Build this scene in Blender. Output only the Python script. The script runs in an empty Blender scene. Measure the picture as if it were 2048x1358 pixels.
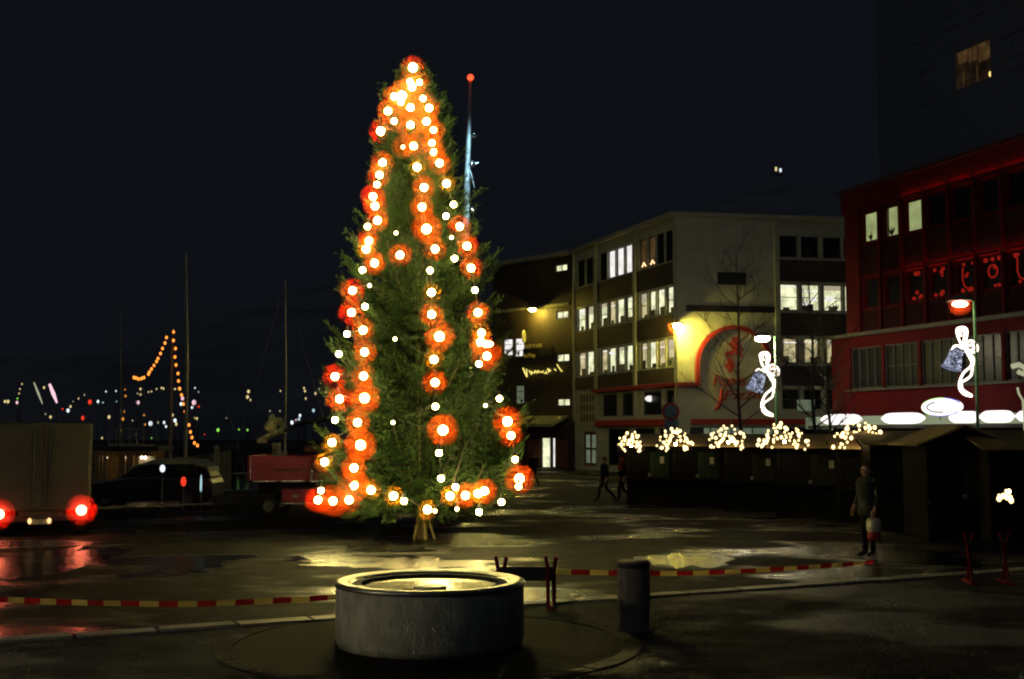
import bpy, math, random
import numpy as np
from mathutils import Vector, Matrix

random.seed(7)
SC = bpy.context.scene
COL = SC.collection
PI = math.pi

# ------------------------------------------------------------------ camera
CAM_H, FPX, PITCH = 2.5, 2400.0, math.atan(187 / 2400.0)
cam = bpy.data.objects.new('camera', bpy.data.cameras.new('camera'))
COL.objects.link(cam)
cam.location = (0, 0, CAM_H)
cam.rotation_euler = (PI / 2 + PITCH, 0, 0)
cam.data.sensor_width = 36.0
cam.data.lens = 36.0 * FPX / 2048.0
cam.data.clip_start, cam.data.clip_end = 0.1, 6000
SC.camera = cam

# ------------------------------------------------------------------ world: a night sky, faint blue
W = bpy.data.worlds.new('World'); SC.world = W; W.use_nodes = True
nt = W.node_tree; nt.nodes.clear()
out = nt.nodes.new('ShaderNodeOutputWorld'); add = nt.nodes.new('ShaderNodeAddShader')
b1 = nt.nodes.new('ShaderNodeBackground'); b2 = nt.nodes.new('ShaderNodeBackground')
sky = nt.nodes.new('ShaderNodeTexSky'); sky.sky_type = 'NISHITA'; sky.sun_disc = False
sky.sun_elevation = math.radians(-8); sky.sun_rotation = math.radians(150)
nt.links.new(sky.outputs[0], b1.inputs[0]); b1.inputs[1].default_value = 0.05
b2.inputs[0].default_value = (0.0040, 0.0050, 0.0074, 1); b2.inputs[1].default_value = 1.0
nt.links.new(b1.outputs[0], add.inputs[0]); nt.links.new(b2.outputs[0], add.inputs[1])
nt.links.new(add.outputs[0], out.inputs[0])

# moonlight added as fill to lift the dark walls, far weaker than any lamp
sun = bpy.data.objects.new('moon', bpy.data.lights.new('moon', 'SUN')); COL.objects.link(sun)
sun.data.energy = 0.04; sun.data.angle = math.radians(0.5); sun.data.color = (0.75, 0.85, 1.0)
sun.rotation_euler = (math.radians(58), 0, math.radians(-35))

SC.view_settings.view_transform = 'Standard'; SC.view_settings.look = 'None'
SC.view_settings.exposure = 0.0; SC.view_settings.gamma = 1.0
SC.view_settings.use_curve_mapping = False
SC.cycles.max_bounces = 5; SC.cycles.diffuse_bounces = 2; SC.cycles.glossy_bounces = 3
SC.cycles.transmission_bounces = 3; SC.cycles.transparent_max_bounces = 24
SC.cycles.sample_clamp_indirect = 2.0
SC.cycles.use_denoising = True
SC.cycles.filter_width = 2.1

# ------------------------------------------------------------------ pixels to places
def ray(px, py):
    x = (px - 1024) / FPX; y = -(py - 679) / FPX
    return Vector((x, math.cos(PITCH) - y * math.sin(PITCH), math.sin(PITCH) + y * math.cos(PITCH)))
def P(px, py, Y):
    d = ray(px, py); return Vector((0, 0, CAM_H)) + d * (Y / d.y)
def G(px, py, z=0.0):
    d = ray(px, py); return Vector((0, 0, CAM_H)) + d * ((z - CAM_H) / d.z)

# ------------------------------------------------------------------ materials
MATS = {}
def nodes_of(name):
    m = bpy.data.materials.new(name); m.use_nodes = True
    return m, m.node_tree, m.node_tree.nodes['Principled BSDF']
def mat(name, col, rough=0.6, metal=0.0, var=0.25, scale=6.0, bump=0.0, bscale=40.0, spec=0.5, stretch=None):
    m, t, p = nodes_of(name)
    tc = t.nodes.new('ShaderNodeTexCoord'); src = tc.outputs['Object']
    if stretch:
        mp = t.nodes.new('ShaderNodeMapping'); mp.inputs['Scale'].default_value = stretch
        t.links.new(src, mp.inputs[0]); src = mp.outputs[0]
    n = t.nodes.new('ShaderNodeTexNoise'); n.inputs['Scale'].default_value = scale
    n.inputs['Detail'].default_value = 6; t.links.new(src, n.inputs['Vector'])
    r = t.nodes.new('ShaderNodeValToRGB')
    r.color_ramp.elements[0].position = 0.3; r.color_ramp.elements[1].position = 0.7
    r.color_ramp.elements[0].color = (*[c * (1 - var) for c in col], 1)
    r.color_ramp.elements[1].color = (*[min(1, c * (1 + var)) for c in col], 1)
    t.links.new(n.outputs[0], r.inputs[0]); t.links.new(r.outputs[0], p.inputs['Base Color'])
    p.inputs['Roughness'].default_value = rough; p.inputs['Metallic'].default_value = metal
    p.inputs['Specular IOR Level'].default_value = spec
    if bump:
        n2 = t.nodes.new('ShaderNodeTexNoise'); n2.inputs['Scale'].default_value = bscale
        n2.inputs['Detail'].default_value = 5; t.links.new(src, n2.inputs['Vector'])
        b = t.nodes.new('ShaderNodeBump'); b.inputs['Strength'].default_value = bump
        b.inputs['Distance'].default_value = 0.05
        t.links.new(n2.outputs[0], b.inputs['Height']); t.links.new(b.outputs[0], p.inputs['Normal'])
    MATS[name] = m
    return m
def emit(name, col, strength, var=0.0, scale=3.0):
    m = bpy.data.materials.new(name); m.use_nodes = True; t = m.node_tree; t.nodes.clear()
    o = t.nodes.new('ShaderNodeOutputMaterial'); e = t.nodes.new('ShaderNodeEmission')
    e.inputs[0].default_value = (*col, 1); e.inputs[1].default_value = strength
    if var:
        tc = t.nodes.new('ShaderNodeTexCoord'); n = t.nodes.new('ShaderNodeTexNoise')
        n.inputs['Scale'].default_value = scale; n.inputs['Detail'].default_value = 3
        mr = t.nodes.new('ShaderNodeMapRange'); mr.inputs[1].default_value = 0.35; mr.inputs[2].default_value = 0.65
        mr.inputs[3].default_value = strength * (1 - var); mr.inputs[4].default_value = strength * (1 + var)
        t.links.new(tc.outputs['Object'], n.inputs['Vector']); t.links.new(n.outputs[0], mr.inputs[0])
        t.links.new(mr.outputs[0], e.inputs[1])
    t.links.new(e.outputs[0], o.inputs[0]); MATS[name] = m
    return m
def shell(name, col, clear=0.86):
    """thin tinted halo shell round a bulb: part clear, part translucent"""
    m = bpy.data.materials.new(name); m.use_nodes = True; t = m.node_tree; t.nodes.clear()
    o = t.nodes.new('ShaderNodeOutputMaterial'); mx = t.nodes.new('ShaderNodeMixShader')
    a = t.nodes.new('ShaderNodeBsdfTransparent'); b = t.nodes.new('ShaderNodeBsdfTranslucent')
    b.inputs[0].default_value = (*col, 1); mx.inputs[0].default_value = 1 - clear
    t.links.new(a.outputs[0], mx.inputs[1]); t.links.new(b.outputs[0], mx.inputs[2])
    t.links.new(mx.outputs[0], o.inputs[0]); MATS[name] = m
    return m

def halo_mat(name, col, dens):
    """glow round a lamp, put in as a tinted ball that scatters its light"""
    m = bpy.data.materials.new(name); m.use_nodes = True; t = m.node_tree; t.nodes.clear()
    o = t.nodes.new('ShaderNodeOutputMaterial'); v = t.nodes.new('ShaderNodeVolumeScatter')
    v.inputs['Color'].default_value = (*col, 1); v.inputs['Density'].default_value = dens
    t.links.new(v.outputs[0], o.inputs['Volume']); MATS[name] = m
    return m
def cloth_tape(name, col):
    """thin plastic tape: light from behind shows through"""
    m = bpy.data.materials.new(name); m.use_nodes = True; t = m.node_tree; t.nodes.clear()
    o = t.nodes.new('ShaderNodeOutputMaterial'); mx = t.nodes.new('ShaderNodeMixShader'); mx.inputs[0].default_value = .55
    tc = t.nodes.new('ShaderNodeTexCoord'); n = t.nodes.new('ShaderNodeTexNoise'); n.inputs['Scale'].default_value = 9; t.links.new(tc.outputs['Object'], n.inputs['Vector'])
    rp = t.nodes.new('ShaderNodeValToRGB'); rp.color_ramp.elements[0].color = (*[c * .75 for c in col], 1); rp.color_ramp.elements[1].color = (*col, 1); t.links.new(n.outputs[0], rp.inputs[0])
    a = t.nodes.new('ShaderNodeBsdfDiffuse'); b = t.nodes.new('ShaderNodeBsdfTranslucent')
    t.links.new(rp.outputs[0], a.inputs[0]); t.links.new(rp.outputs[0], b.inputs[0])
    t.links.new(a.outputs[0], mx.inputs[1]); t.links.new(b.outputs[0], mx.inputs[2]); t.links.new(mx.outputs[0], o.inputs[0]); MATS[name] = m
    return m
def ground_mat(name, col, r_lo, r_hi, bump, pscale, spec_lo=.2):
    m, t, p = nodes_of(name)
    tc = t.nodes.new('ShaderNodeTexCoord'); ob = tc.outputs['Object']
    def noise(s, d=5, st=None):
        n = t.nodes.new('ShaderNodeTexNoise'); n.inputs['Scale'].default_value = s; n.inputs['Detail'].default_value = d
        if st:
            mp = t.nodes.new('ShaderNodeMapping'); mp.inputs['Scale'].default_value = st
            t.links.new(ob, mp.inputs[0]); t.links.new(mp.outputs[0], n.inputs['Vector'])
        else: t.links.new(ob, n.inputs['Vector'])
        return n
    def rng_(src, a, b, lo, hi):
        mr = t.nodes.new('ShaderNodeMapRange'); mr.inputs[1].default_value = a; mr.inputs[2].default_value = b
        mr.inputs[3].default_value = lo; mr.inputs[4].default_value = hi; t.links.new(src, mr.inputs[0]); return mr.outputs[0]
    a = noise(1.3, 9); r = t.nodes.new('ShaderNodeValToRGB')
    r.color_ramp.elements[0].position = .3; r.color_ramp.elements[1].position = .72
    r.color_ramp.elements[0].color = (*[c * .4 for c in col], 1); r.color_ramp.elements[1].color = (*[c * 1.7 for c in col], 1)
    t.links.new(a.outputs[0], r.inputs[0]); t.links.new(r.outputs[0], p.inputs['Base Color'])
    w = noise(pscale, 7, (.7, 1.0, 1))
    t.links.new(rng_(w.outputs[0], .41, .5, r_lo, r_hi), p.inputs['Roughness'])
    t.links.new(rng_(w.outputs[0], .41, .49, .5, spec_lo), p.inputs['Specular IOR Level'])
    v = t.nodes.new('ShaderNodeTexVoronoi'); v.inputs['Scale'].default_value = 7.5; v.feature = 'DISTANCE_TO_EDGE'; t.links.new(ob, v.inputs['Vector'])
    f = noise(16.0, 6); g = noise(1.6, 4)
    m1 = t.nodes.new('ShaderNodeMath'); m1.operation = 'ADD'; t.links.new(f.outputs[0], m1.inputs[0]); t.links.new(rng_(v.outputs[0], 0, .12, 0, .5), m1.inputs[1])
    m2 = t.nodes.new('ShaderNodeMath'); m2.operation = 'ADD'; t.links.new(m1.outputs[0], m2.inputs[0]); t.links.new(rng_(g.outputs[0], 0, 1, 0, 1.6), m2.inputs[1])
    b = t.nodes.new('ShaderNodeBump'); b.inputs['Strength'].default_value = bump; b.inputs['Distance'].default_value = .035
    t.links.new(m2.outputs[0], b.inputs['Height']); t.links.new(b.outputs[0], p.inputs['Normal'])
    MATS[name] = m
    return m

ground_mat('wet_asphalt', (.020, .020, .019), .15, .8, .5, .3, .06)
ground_mat('plaza_stone', (.032, .033, .037), .55, .9, .6, .4, .05)
mat('dark_slab', (.012, .012, .014), .85, bump=.4, spec=.08)
ground_mat('puddle_wet', (.014, .014, .013), .08, .24, .3, 1.2, .45)
mat('granite', (.2, .195, .18), .55, bump=.3, scale=30)
mat('concrete', (.46, .45, .36), .9, bump=.3, scale=2.2, bscale=14, stretch=(3, 3, 1.2), var=.3, spec=.2)
mat('bollard_concrete', (.22, .19, .16), .8, bump=.4, scale=8)
mat('steel', (.45, .44, .4), .42, 1.0, var=.1)
mat('steel_dish', (.5, .48, .4), .2, 1.0, var=.3, scale=2, bump=.12, bscale=3)
mat('water', (.012, .016, .02), .06, var=.1, bump=.25, bscale=.6)
mat('bowl_water', (.02, .022, .02), .04, var=.1, bump=.12, bscale=5)
mat('needles', (.019, .043, .011), .6, var=.6, scale=4, spec=.2)
mat('bark', (.2, .16, .09), .85, bump=.8, bscale=25)
mat('cut_wood', (.3, .24, .12), .7)
mat('twig', (.05, .04, .03), .85)
mat('black_cable', (.01, .01, .01), .6)
mat('render_beige', (.44, .445, .34), .85, var=.12, bump=.15, scale=2)
mat('pilaster_beige', (.4, .4, .3), .8, var=.1)
mat('spandrel_brown', (.05, .038, .032), .7, var=.2)
mat('screen_block', (.4, .36, .26), .8)
mat('red_trim', (.42, .035, .02), .5, var=.1)
mat('red_wall', (.10, .006, .009), .75, var=.2, scale=2, spec=.08)
mat('red_dark', (.06, .005, .007), .7, var=.2)
mat('dark_clad', (.05, .036, .022), .75, var=.35, scale=2, stretch=(9, 9, .3))
mat('dark_wall', (.05, .05, .052), .8)
mat('brown_door', (.2, .075, .03), .5)
mat('frame_dark', (.04, .04, .04), .5)
mat('frame_pale', (.08, .08, .07), .6)
mat('dark_glass', (.010, .012, .016), .3, var=.3, scale=.7, spec=.12)
mat('roof_dark', (.05, .05, .05), .8)
mat('tower_wall', (.3, .3, .31), .85, var=.08)
mat('stall_green', (.022, .036, .024), .85, spec=.05, var=.3, stretch=(8, 8, .4))
mat('stall_brown', (.022, .022, .015), .85, spec=.05, var=.3, stretch=(8, 8, .4))
mat('stall_roof', (.26, .19, .09), .8, var=.3, stretch=(.5, 8, 1))
mat('stall_trim', (.012, .011, .010), .9, spec=.04)
mat('pale_plate', (.5, .48, .36), .6)
mat('lamp_metal', (.22, .22, .21), .45, .6)
mat('green_pole', (.1, .25, .09), .45)
mat('mast_alu', (.5, .47, .32), .5, .3)
mat('mast_white', (.55, .62, .62), .5)
cloth_tape('tape_red', (.2, .008, .014))
cloth_tape('tape_yellow', (.4, .34, .13))
mat('barrier_red', (.16, .008, .014), .7, spec=.1)
mat('barrier_dark', (.03, .03, .035), .6)
mat('truck_paint', (.042, .036, .03), .5, var=.15)
mat('truck_dark', (.03, .028, .026), .7)
mat('rubber', (.018, .018, .018), .85)
mat('rim_grey', (.12, .12, .12), .5, .5)
mat('lorry_red', (.5, .02, .04), .35, var=.1)
mat('lorry_pale', (.55, .52, .3), .55)
mat('chrome', (.7, .68, .62), .2, 1.0)
mat('car_dark', (.02, .022, .028), .3)
mat('car_roof', (.3, .31, .22), .55)
mat('jacket_black', (.014, .014, .02), .9, spec=.1)
mat('jacket_check', (.018, .02, .019), .9, var=.9, scale=16)
mat('red_cloth', (.5, .07, .02), .8)
mat('trousers', (.012, .012, .016), .9, spec=.1)
mat('skin', (.42, .22, .14), .6)
mat('hair', (.05, .03, .02), .8)
mat('bag_white', (.6, .58, .48), .5)
mat('bag_red', (.4, .03, .03), .5)
mat('hull_white', (.3, .3, .3), .5)
mat('hull_dark', (.03, .035, .045), .5)
mat('deck_wood', (.4, .26, .1), .7)
mat('tinsel', (.32, .36, .45), .3, .8, var=.5, scale=14, bump=.8, bscale=12)
mat('snow_slope', (.32, .33, .35), .9, var=.3, scale=.01)
mat('sign_blue', (.12, .22, .4), .5)
mat('sign_red', (.4, .03, .05), .5)
mat('sign_black', (.015, .015, .018), .5)
mat('trough_red', (.1, .006, .009), .7, spec=.05)
mat('letter_gold', (.5, .45, .22), .5)
mat('plant', (.03, .05, .02), .7)
mat('awning', (.3, .3, .17), .7)
mat('tower_blind', (.3, .3, .31), .8, var=.3)
mat('spandrel_dark', (.028, .007, .008), .8, var=.2, spec=.05)
mat('stall_wall', (.011, .011, .010), .9, spec=.04)
mat('stall_shade', (.008, .008, .009), .9, spec=.04)
mat('coat_black', (.016, .016, .02), .9)
mat('curtain', (.5, .42, .3), .9)

emit('bulb_core', (1.0, .72, .22), 96)
emit('bulb_dim', (1.0, .78, .35), 10)
emit('fairy', (1.0, .72, .3), 3.4)
emit('sodium', (1.0, .76, .1), 260)
emit('corner_hot', (1.0, .78, .12), 480)
emit('street_hot', (1.0, .82, .22), 130)
emit('lamp_white', (1.0, .75, .5), 14)
emit('plaza_lamp', (1.0, .88, .55), 150)
emit('lamp_square', (1.0, .9, .6), 230)
emit('tail_core', (1.0, .12, .06), 44)
halo_mat('halo_orange', (.95, .07, .003), .42)
halo_mat('halo_yellow', (.95, .3, .01), .28)
halo_mat('halo_red', (.95, .03, .003), .48)
halo_mat('tail_halo', (.95, .03, .01), 2.2)
halo_mat('lantern_halo', (.95, .1, .01), .09)
halo_mat('lantern_halo_red', (.95, .06, .01), .9)
emit('win_cream', (.93, .94, .58), .92, .35, 1.6)
emit('win_blind', (1.0, .9, .6), .42, .1, 2)
emit('win_white', (1.0, .95, .92), .95, .12, 2)
emit('win_yellow', (1.0, .86, .45), .5, .4, 1.3)
emit('win_green', (.62, .72, .3), .45, .2, 1.5)
emit('tower_room', (1.0, .6, .3), .012, .6, .8)
emit('win_amber', (1.0, .55, .2), .05, .6, .8)
emit('win_dimgreen', (.5, .62, .4), .2, .2, 2)
emit('tube_white', (1.0, .82, .66), 3.2)
emit('lightbox', (1.0, .93, .9), 1.5)
emit('canopy_pale', (.8, .9, .55), .3)
emit('neon_red', (1.0, .04, .03), 12)
emit('neon_dim', (1.0, .04, .02), .22)
emit('neon_yellow', (1.0, .85, .2), 1.2)
emit('neon_green', (.4, 1.0, .1), 1.2)
emit('neon_blue', (.2, .2, 1.0), .8)
emit('blue_spark', (.7, .78, 1.0), 1.6)
emit('bell_glow', (.55, .6, .85), .26, .9, 7)
emit('festoon_orange', (1.0, .27, .04), 2.2)
emit('far_yellow', (1.0, .8, .35), 0.84)
emit('far_white', (.85, .95, 1.0), 1.16)
emit('far_red', (1.0, .05, .02), 1.05)
emit('far_pink', (1.0, .6, .7), 1.16)
emit('far_green', (.35, 1.0, .12), 1.0)
emit('far_orange', (1.0, .4, .06), 0.68)
emit('far_dim', (.8, .8, .5), .5)
emit('far_teal', (.5, .8, .85), .8)
emit('kiosk_glow', (1.0, .75, .22), 1.5, .3, 2)
emit('mast_red_light', (1.0, .06, .02), 3)
emit('cool_spot', (.5, .85, 1.0), 170)
emit('candle', (1.0, .6, .3), 2.5)
emit('amber_small', (1.0, .5, .2), 2.0)

# ------------------------------------------------------------------ mesh helpers
OFF = {}
def tag(o, label, cat, group=None, kind=None):
    if label: o['label'] = label
    if cat: o['category'] = cat
    if group: o['group'] = group
    if kind: o['kind'] = kind
    return o
def thing(name, label, cat, loc=(0, 0, 0), group=None):
    o = bpy.data.objects.new(name, None); COL.objects.link(o)
    o.location = loc; o.empty_display_size = .2
    OFF[o] = Vector(loc)
    return tag(o, label, cat, group)
def basis(d):
    d = d.normalized(); a = Vector((0, 0, 1)) if abs(d.z) < .95 else Vector((1, 0, 0))
    x = d.cross(a).normalized(); return x, d.cross(x).normalized()
class MB:
    def __init__(s): s.v = []; s.f = []; s.m = []
    def add(s, vs, fs, mi=0):
        k = len(s.v); s.v += [tuple(p) for p in vs]; s.f += [tuple(i + k for i in q) for q in fs]; s.m += [mi] * len(fs)
    def quad(s, a, b, c, d, mi=0): s.add([a, b, c, d], [(0, 1, 2, 3)], mi)
    def obox(s, c, hx, hy, hz, mi=0):
        c, hx, hy, hz = map(Vector, (c, hx, hy, hz))
        vs = [c + i * hx + j * hy + k * hz for k in (-1, 1) for j in (-1, 1) for i in (-1, 1)]
        s.add(vs, [(0, 2, 3, 1), (4, 5, 7, 6), (0, 1, 5, 4), (2, 6, 7, 3), (0, 4, 6, 2), (1, 3, 7, 5)], mi)
    def box(s, x0, x1, y0, y1, z0, z1, mi=0):
        s.obox(((x0 + x1) / 2, (y0 + y1) / 2, (z0 + z1) / 2), ((x1 - x0) / 2, 0, 0), (0, (y1 - y0) / 2, 0), (0, 0, (z1 - z0) / 2), mi)
    def tube(s, pts, r, n=6, mi=0, cap=True):
        pts = [Vector(p) for p in pts]
        rs = r if isinstance(r, (list, tuple)) else [r] * len(pts)
        k = len(s.v); x = None
        for i, p in enumerate(pts):
            d = pts[min(i + 1, len(pts) - 1)] - pts[max(i - 1, 0)]
            if d.length < 1e-9: d = Vector((0, 0, 1))
            if x is None: x, y = basis(d)
            else:
                dn = d.normalized(); x = (x - dn * x.dot(dn))
                x = x.normalized() if x.length > 1e-6 else basis(d)[0]
                y = dn.cross(x)
            for j in range(n):
                a = 2 * PI * j / n
                s.v.append(tuple(p + (x * math.cos(a) + y * math.sin(a)) * rs[i]))
        for i in range(len(pts) - 1):
            for j in range(n):
                q = (k + i * n + j, k + i * n + (j + 1) % n, k + (i + 1) * n + (j + 1) % n, k + (i + 1) * n + j)
                s.f.append(q); s.m.append(mi)
        if cap:
            s.f.append(tuple(range(k + n - 1, k - 1, -1))); s.m.append(mi)
            e = k + (len(pts) - 1) * n; s.f.append(tuple(range(e, e + n))); s.m.append(mi)
    def lathe(s, prof, c=(0, 0, 0), n=24, mi=0, M=None):
        k = len(s.v); c = Vector(c)
        for r, z in prof:
            for j in range(n):
                a = 2 * PI * j / n; p = Vector((r * math.cos(a), r * math.sin(a), z))
                if M: p = M @ p
                s.v.append(tuple(c + p))
        for i in range(len(prof) - 1):
            for j in range(n):
                s.f.append((k + i * n + j, k + i * n + (j + 1) % n, k + (i + 1) * n + (j + 1) % n, k + (i + 1) * n + j)); s.m.append(mi)
    def ball(s, c, r, n=10, m=6, sq=(1, 1, 1), mi=0):
        prof = [(max(1e-4, math.sin(PI * i / m)) * r, -math.cos(PI * i / m) * r) for i in range(m + 1)]
        s.lathe(prof, c, n, mi, Matrix.Diagonal(Vector(sq)))
    def prism(s, poly, o, ux, uz, n, d, mi=0):
        """outline poly [(a,b)] in plane o+a*ux+b*uz, pushed out by n*d"""
        o, ux, uz, n = map(Vector, (o, ux, uz, n)); k = len(poly)
        A = [o + ux * a + uz * b for a, b in poly]; B = [p + n * d for p in A]
        s.add(A + B, [tuple(range(k - 1, -1, -1)), tuple(range(k, 2 * k))] + [(i, (i + 1) % k, k + (i + 1) % k, k + i) for i in range(k)], mi)
    def mesh(s, name, mats, off=(0, 0, 0), smooth=False):
        off = Vector(off); me = bpy.data.meshes.new(name)
        me.from_pydata([tuple(Vector(p) - off) for p in s.v], [], s.f)
        for q in (mats if isinstance(mats, (list, tuple)) else [mats]): me.materials.append(MATS[q])
        if any(s.m): me.polygons.foreach_set('material_index', s.m)
        if smooth: me.polygons.foreach_set('use_smooth', [True] * len(me.polygons))
        me.update(); return me
    def build(s, name, mats, parent=None, origin=(0, 0, 0), smooth=False, bevel=0, label=None):
        off = OFF[parent] if parent else Vector(origin)
        o = bpy.data.objects.new(name, s.mesh(name, mats, off, smooth)); COL.objects.link(o)
        OFF[o] = off
        if parent: o.parent = parent
        else: o.location = off
        if label: o['label'] = label
        if bevel:
            b = o.modifiers.new('bevel', 'BEVEL'); b.width = bevel; b.segments = 2; b.limit_method = 'ANGLE'
        return o
def put(name, me, loc, parent=None, scale=1.0, rz=0.0):
    """an object on shared mesh data; loc in world metres"""
    o = bpy.data.objects.new(name, me); COL.objects.link(o)
    base = OFF[parent] if parent else Vector((0, 0, 0))
    o.location = Vector(loc) - base; o.scale = (scale,) * 3; o.rotation_euler = (0, 0, rz)
    if parent: o.parent = parent
    OFF[o] = Vector(loc)
    return o
def copy_tree(o, parent=None):
    c = o.copy(); COL.objects.link(c); c.parent = parent
    for ch in list(o.children): copy_tree(ch, c)
    return c
def struct(name, mb, m, smooth=False):
    o = mb.build(name, m, smooth=smooth); o['kind'] = 'structure'; return o
def text_obj(name, s, size, m, origin, ux, uy, parent, depth=.02, shear=0.0, width=None):
    cu = bpy.data.curves.new(name, 'FONT'); cu.body = s; cu.size = size; cu.extrude = depth; cu.shear = shear
    cu.align_x = 'LEFT'; cu.resolution_u = 2
    t = bpy.data.objects.new(name + '_tmp', cu); COL.objects.link(t)
    dg = bpy.context.evaluated_depsgraph_get(); me = bpy.data.meshes.new_from_object(t.evaluated_get(dg))
    bpy.data.objects.remove(t)
    ux, uy = Vector(ux).normalized(), Vector(uy).normalized(); n = ux.cross(uy)
    xs = [v.co.x for v in me.vertices]; k = (width / (max(xs) - min(xs))) if width and xs else 1.0
    off = OFF[parent]
    for v in me.vertices: v.co = Vector(origin) + ux * v.co.x * k + uy * v.co.y + n * v.co.z - off
    me.materials.clear(); me.materials.append(MATS[m])
    o = bpy.data.objects.new(name, me); COL.objects.link(o); o.parent = parent; OFF[o] = off
    return o

LAMPS = {}
def lamp_light(name, m, r, loc, parent):
    """the light a lamp gives off: a sphere lamp just over its bulb, as bright as the bulb's material"""
    e = [n for n in MATS[m].node_tree.nodes if n.type == 'EMISSION'][0]; L = e.inputs[1].default_value
    key = (m, round(r, 4))
    if key not in LAMPS:
        d = bpy.data.lights.new(name, 'POINT'); d.color = e.inputs[0].default_value[:3]; d.energy = 4 * PI * PI * r * r * L
        d.shadow_soft_size = r * 1.03; LAMPS[key] = d
    o = bpy.data.objects.new(name, LAMPS[key]); COL.objects.link(o); o.parent = parent; o.location = Vector(loc) - OFF[parent]; OFF[o] = Vector(loc)
    return o
for q in MATS.values():
    if q.name.startswith(('far_', 'festoon', 'neon_dim', 'blue_spark', 'bell_glow', 'candle', 'tower_room', 'win_amber', 'neon_green', 'neon_blue', 'bulb_', 'fairy', 'sodium', 'corner_hot', 'street_hot', 'plaza_lamp', 'lamp_square', 'cool_spot', 'tail_core', 'amber')):
        q.cycles.emission_sampling = 'NONE'

# ------------------------------------------------------------------ ground, kerbs, water, far shore
def sheet(name, poly, z, m):
    mb = MB(); mb.add([(x, y, z) for x, y in poly], [tuple(range(len(poly)))]); return struct(name, mb, m)
KA, KB = Vector((-5.84, 14.78, 0)), Vector((5.67, 20.38, 0))
kd = (KB - KA).normalized(); kn = Vector((-kd.y, kd.x, 0))
K0, K1 = KA - kd * 30, KA + kd * 70
sheet('ground', [(-60, -30), (60, -30), (60, 130), (-1.5, 130), (-1.5, 52), (-60, 52)], -.004, 'wet_asphalt')
mbq = MB(); mbq.box(-60, -1.5, 52, 52.6, -2.5, .06); mbq.box(-1.5, -.9, 52, 130, -2.5, .02)
struct('quay_edge', mbq, 'granite')
sheet('plaza', [(K0.x, K0.y), (-60, -30), (60, -30), (K1.x, K1.y)], .004, 'plaza_stone')
mbw = MB(); mbw.box(-900, 900, 52, 1500, -2.0, -1.5); struct('water', mbw, 'water')
mbf = MB(); mbf.box(-160, 60, 150, 330, -2, .6); struct('far_quay', mbf, 'dark_wall')
# the snowy hill across the water, carrying the cable-car station's light
mbh = MB(); nx, ny = 60, 24; vs = []
def hill_z(x, y):
    j = max(0.0, min(1.0, (y - 700) / 900))
    return -2 + 330 * j ** .8 * (.55 + .45 * math.exp(-((x - 420) / 420) ** 2)) * (1 if x > -300 else max(.12, 1 + (x + 300) / 500)) + 9 * math.sin(x * .021 + j * 13) * min(1, j * 10)
for j in range(ny):
    for i in range(nx):
        x = -1100 + 2600 * i / (nx - 1); y = 700 + 900 * j / (ny - 1); vs.append((x, y, hill_z(x, y)))
mbh.add(vs, [(j * nx + i, j * nx + i + 1, (j + 1) * nx + i + 1, (j + 1) * nx + i) for j in range(ny - 1) for i in range(nx - 1)])
struct('hillside', mbh, 'snow_slope', True)

# standing water on the tarmac
rp_ = random.Random(21)
for cx_, cy_, rx_, ry_ in ((-9.3, 23.4, 1.1, 3.6), (-12.4, 22.4, .9, 2.6), (-2.4, 23.6, 1.9, 1.2), (-.3, 22.2, 1.0, .7), (3.4, 23.9, .75, 1.5), (4.6, 25.6, .4, .6), (8.4, 23.4, .6, .6)):
    ph = [rp_.uniform(0, 6.28) for _ in range(4)]; pl = []
    for k in range(56):
        a = 2 * PI * k / 56; f = 1 + .2 * math.sin(2 * a + ph[0]) + .14 * math.sin(5 * a + ph[1]) + .09 * math.sin(9 * a + ph[2]) + .05 * math.sin(17 * a + ph[3]); pl.append((cx_ + rx_ * f * math.cos(a), cy_ + ry_ * f * math.sin(a)))
    sheet('puddle', pl, .001, 'puddle_wet')

kerb = MB(); kerb.obox(KA + kd * 6 + Vector((0, 0, -.05)), kd * 14, kn * .17, (0, 0, .05)); kerb = struct('kerb_strip', kerb, 'dark_slab')
ks = MB(); ks.obox((0, 0, .012), kd * .47, kn * .15, (0, 0, .022)); ksm = ks.mesh('kerb_stone', 'granite')
for i in range(-6, 24):
    o = put('kerb_stone', ksm, KA + kd * (i * 1.0) + kn * random.uniform(-.01, .01) + Vector((0, 0, random.uniform(-.006, .006))), kerb)

# ------------------------------------------------------------------ fountain and its ring
FC = G(860, 1287); FC = Vector((FC.x, FC.y, 0))
mb = MB(); mb.lathe([(.01, .012), (2.38, .012)], FC, 64); ring = struct('fountain_surround', mb, 'dark_slab')
for k in range(26):
    a0, a1 = 2 * PI * (k + .004) / 26, 2 * PI * (k + .996) / 26; mb = MB(); h = .016 + random.uniform(0, .01)
    q = [(2.3, a0), (2.52, a0), (2.52, (a0 + a1) / 2), (2.52, a1), (2.3, a1), (2.3, (a0 + a1) / 2)]
    mb.prism([(r * math.cos(a), r * math.sin(a)) for r, a in q], FC, (1, 0, 0), (0, 1, 0), (0, 0, 1), h)
    mb.build('kerb_stone', 'plaza_stone', ring)
ft = thing('fountain', 'round concrete basin with a shiny steel bowl standing in the square', 'fountain', FC)
R = 1.12
mb = MB(); mb.lathe([(R - .06, 0), (R - .03, .01), (R, .1), (R, .7), (R - .02, .72), (R - .3, .72)], FC, 72); mb.build('basin_wall', 'concrete', ft, smooth=True)
mb = MB(); mb.lathe([(R + .01, .70), (R + .02, .72), (R + .01, .742), (R - .03, .757), (R - .14, .75), (R - .165, .735)], FC, 96)
mb.build('rim', 'steel', ft, smooth=True)
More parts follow.
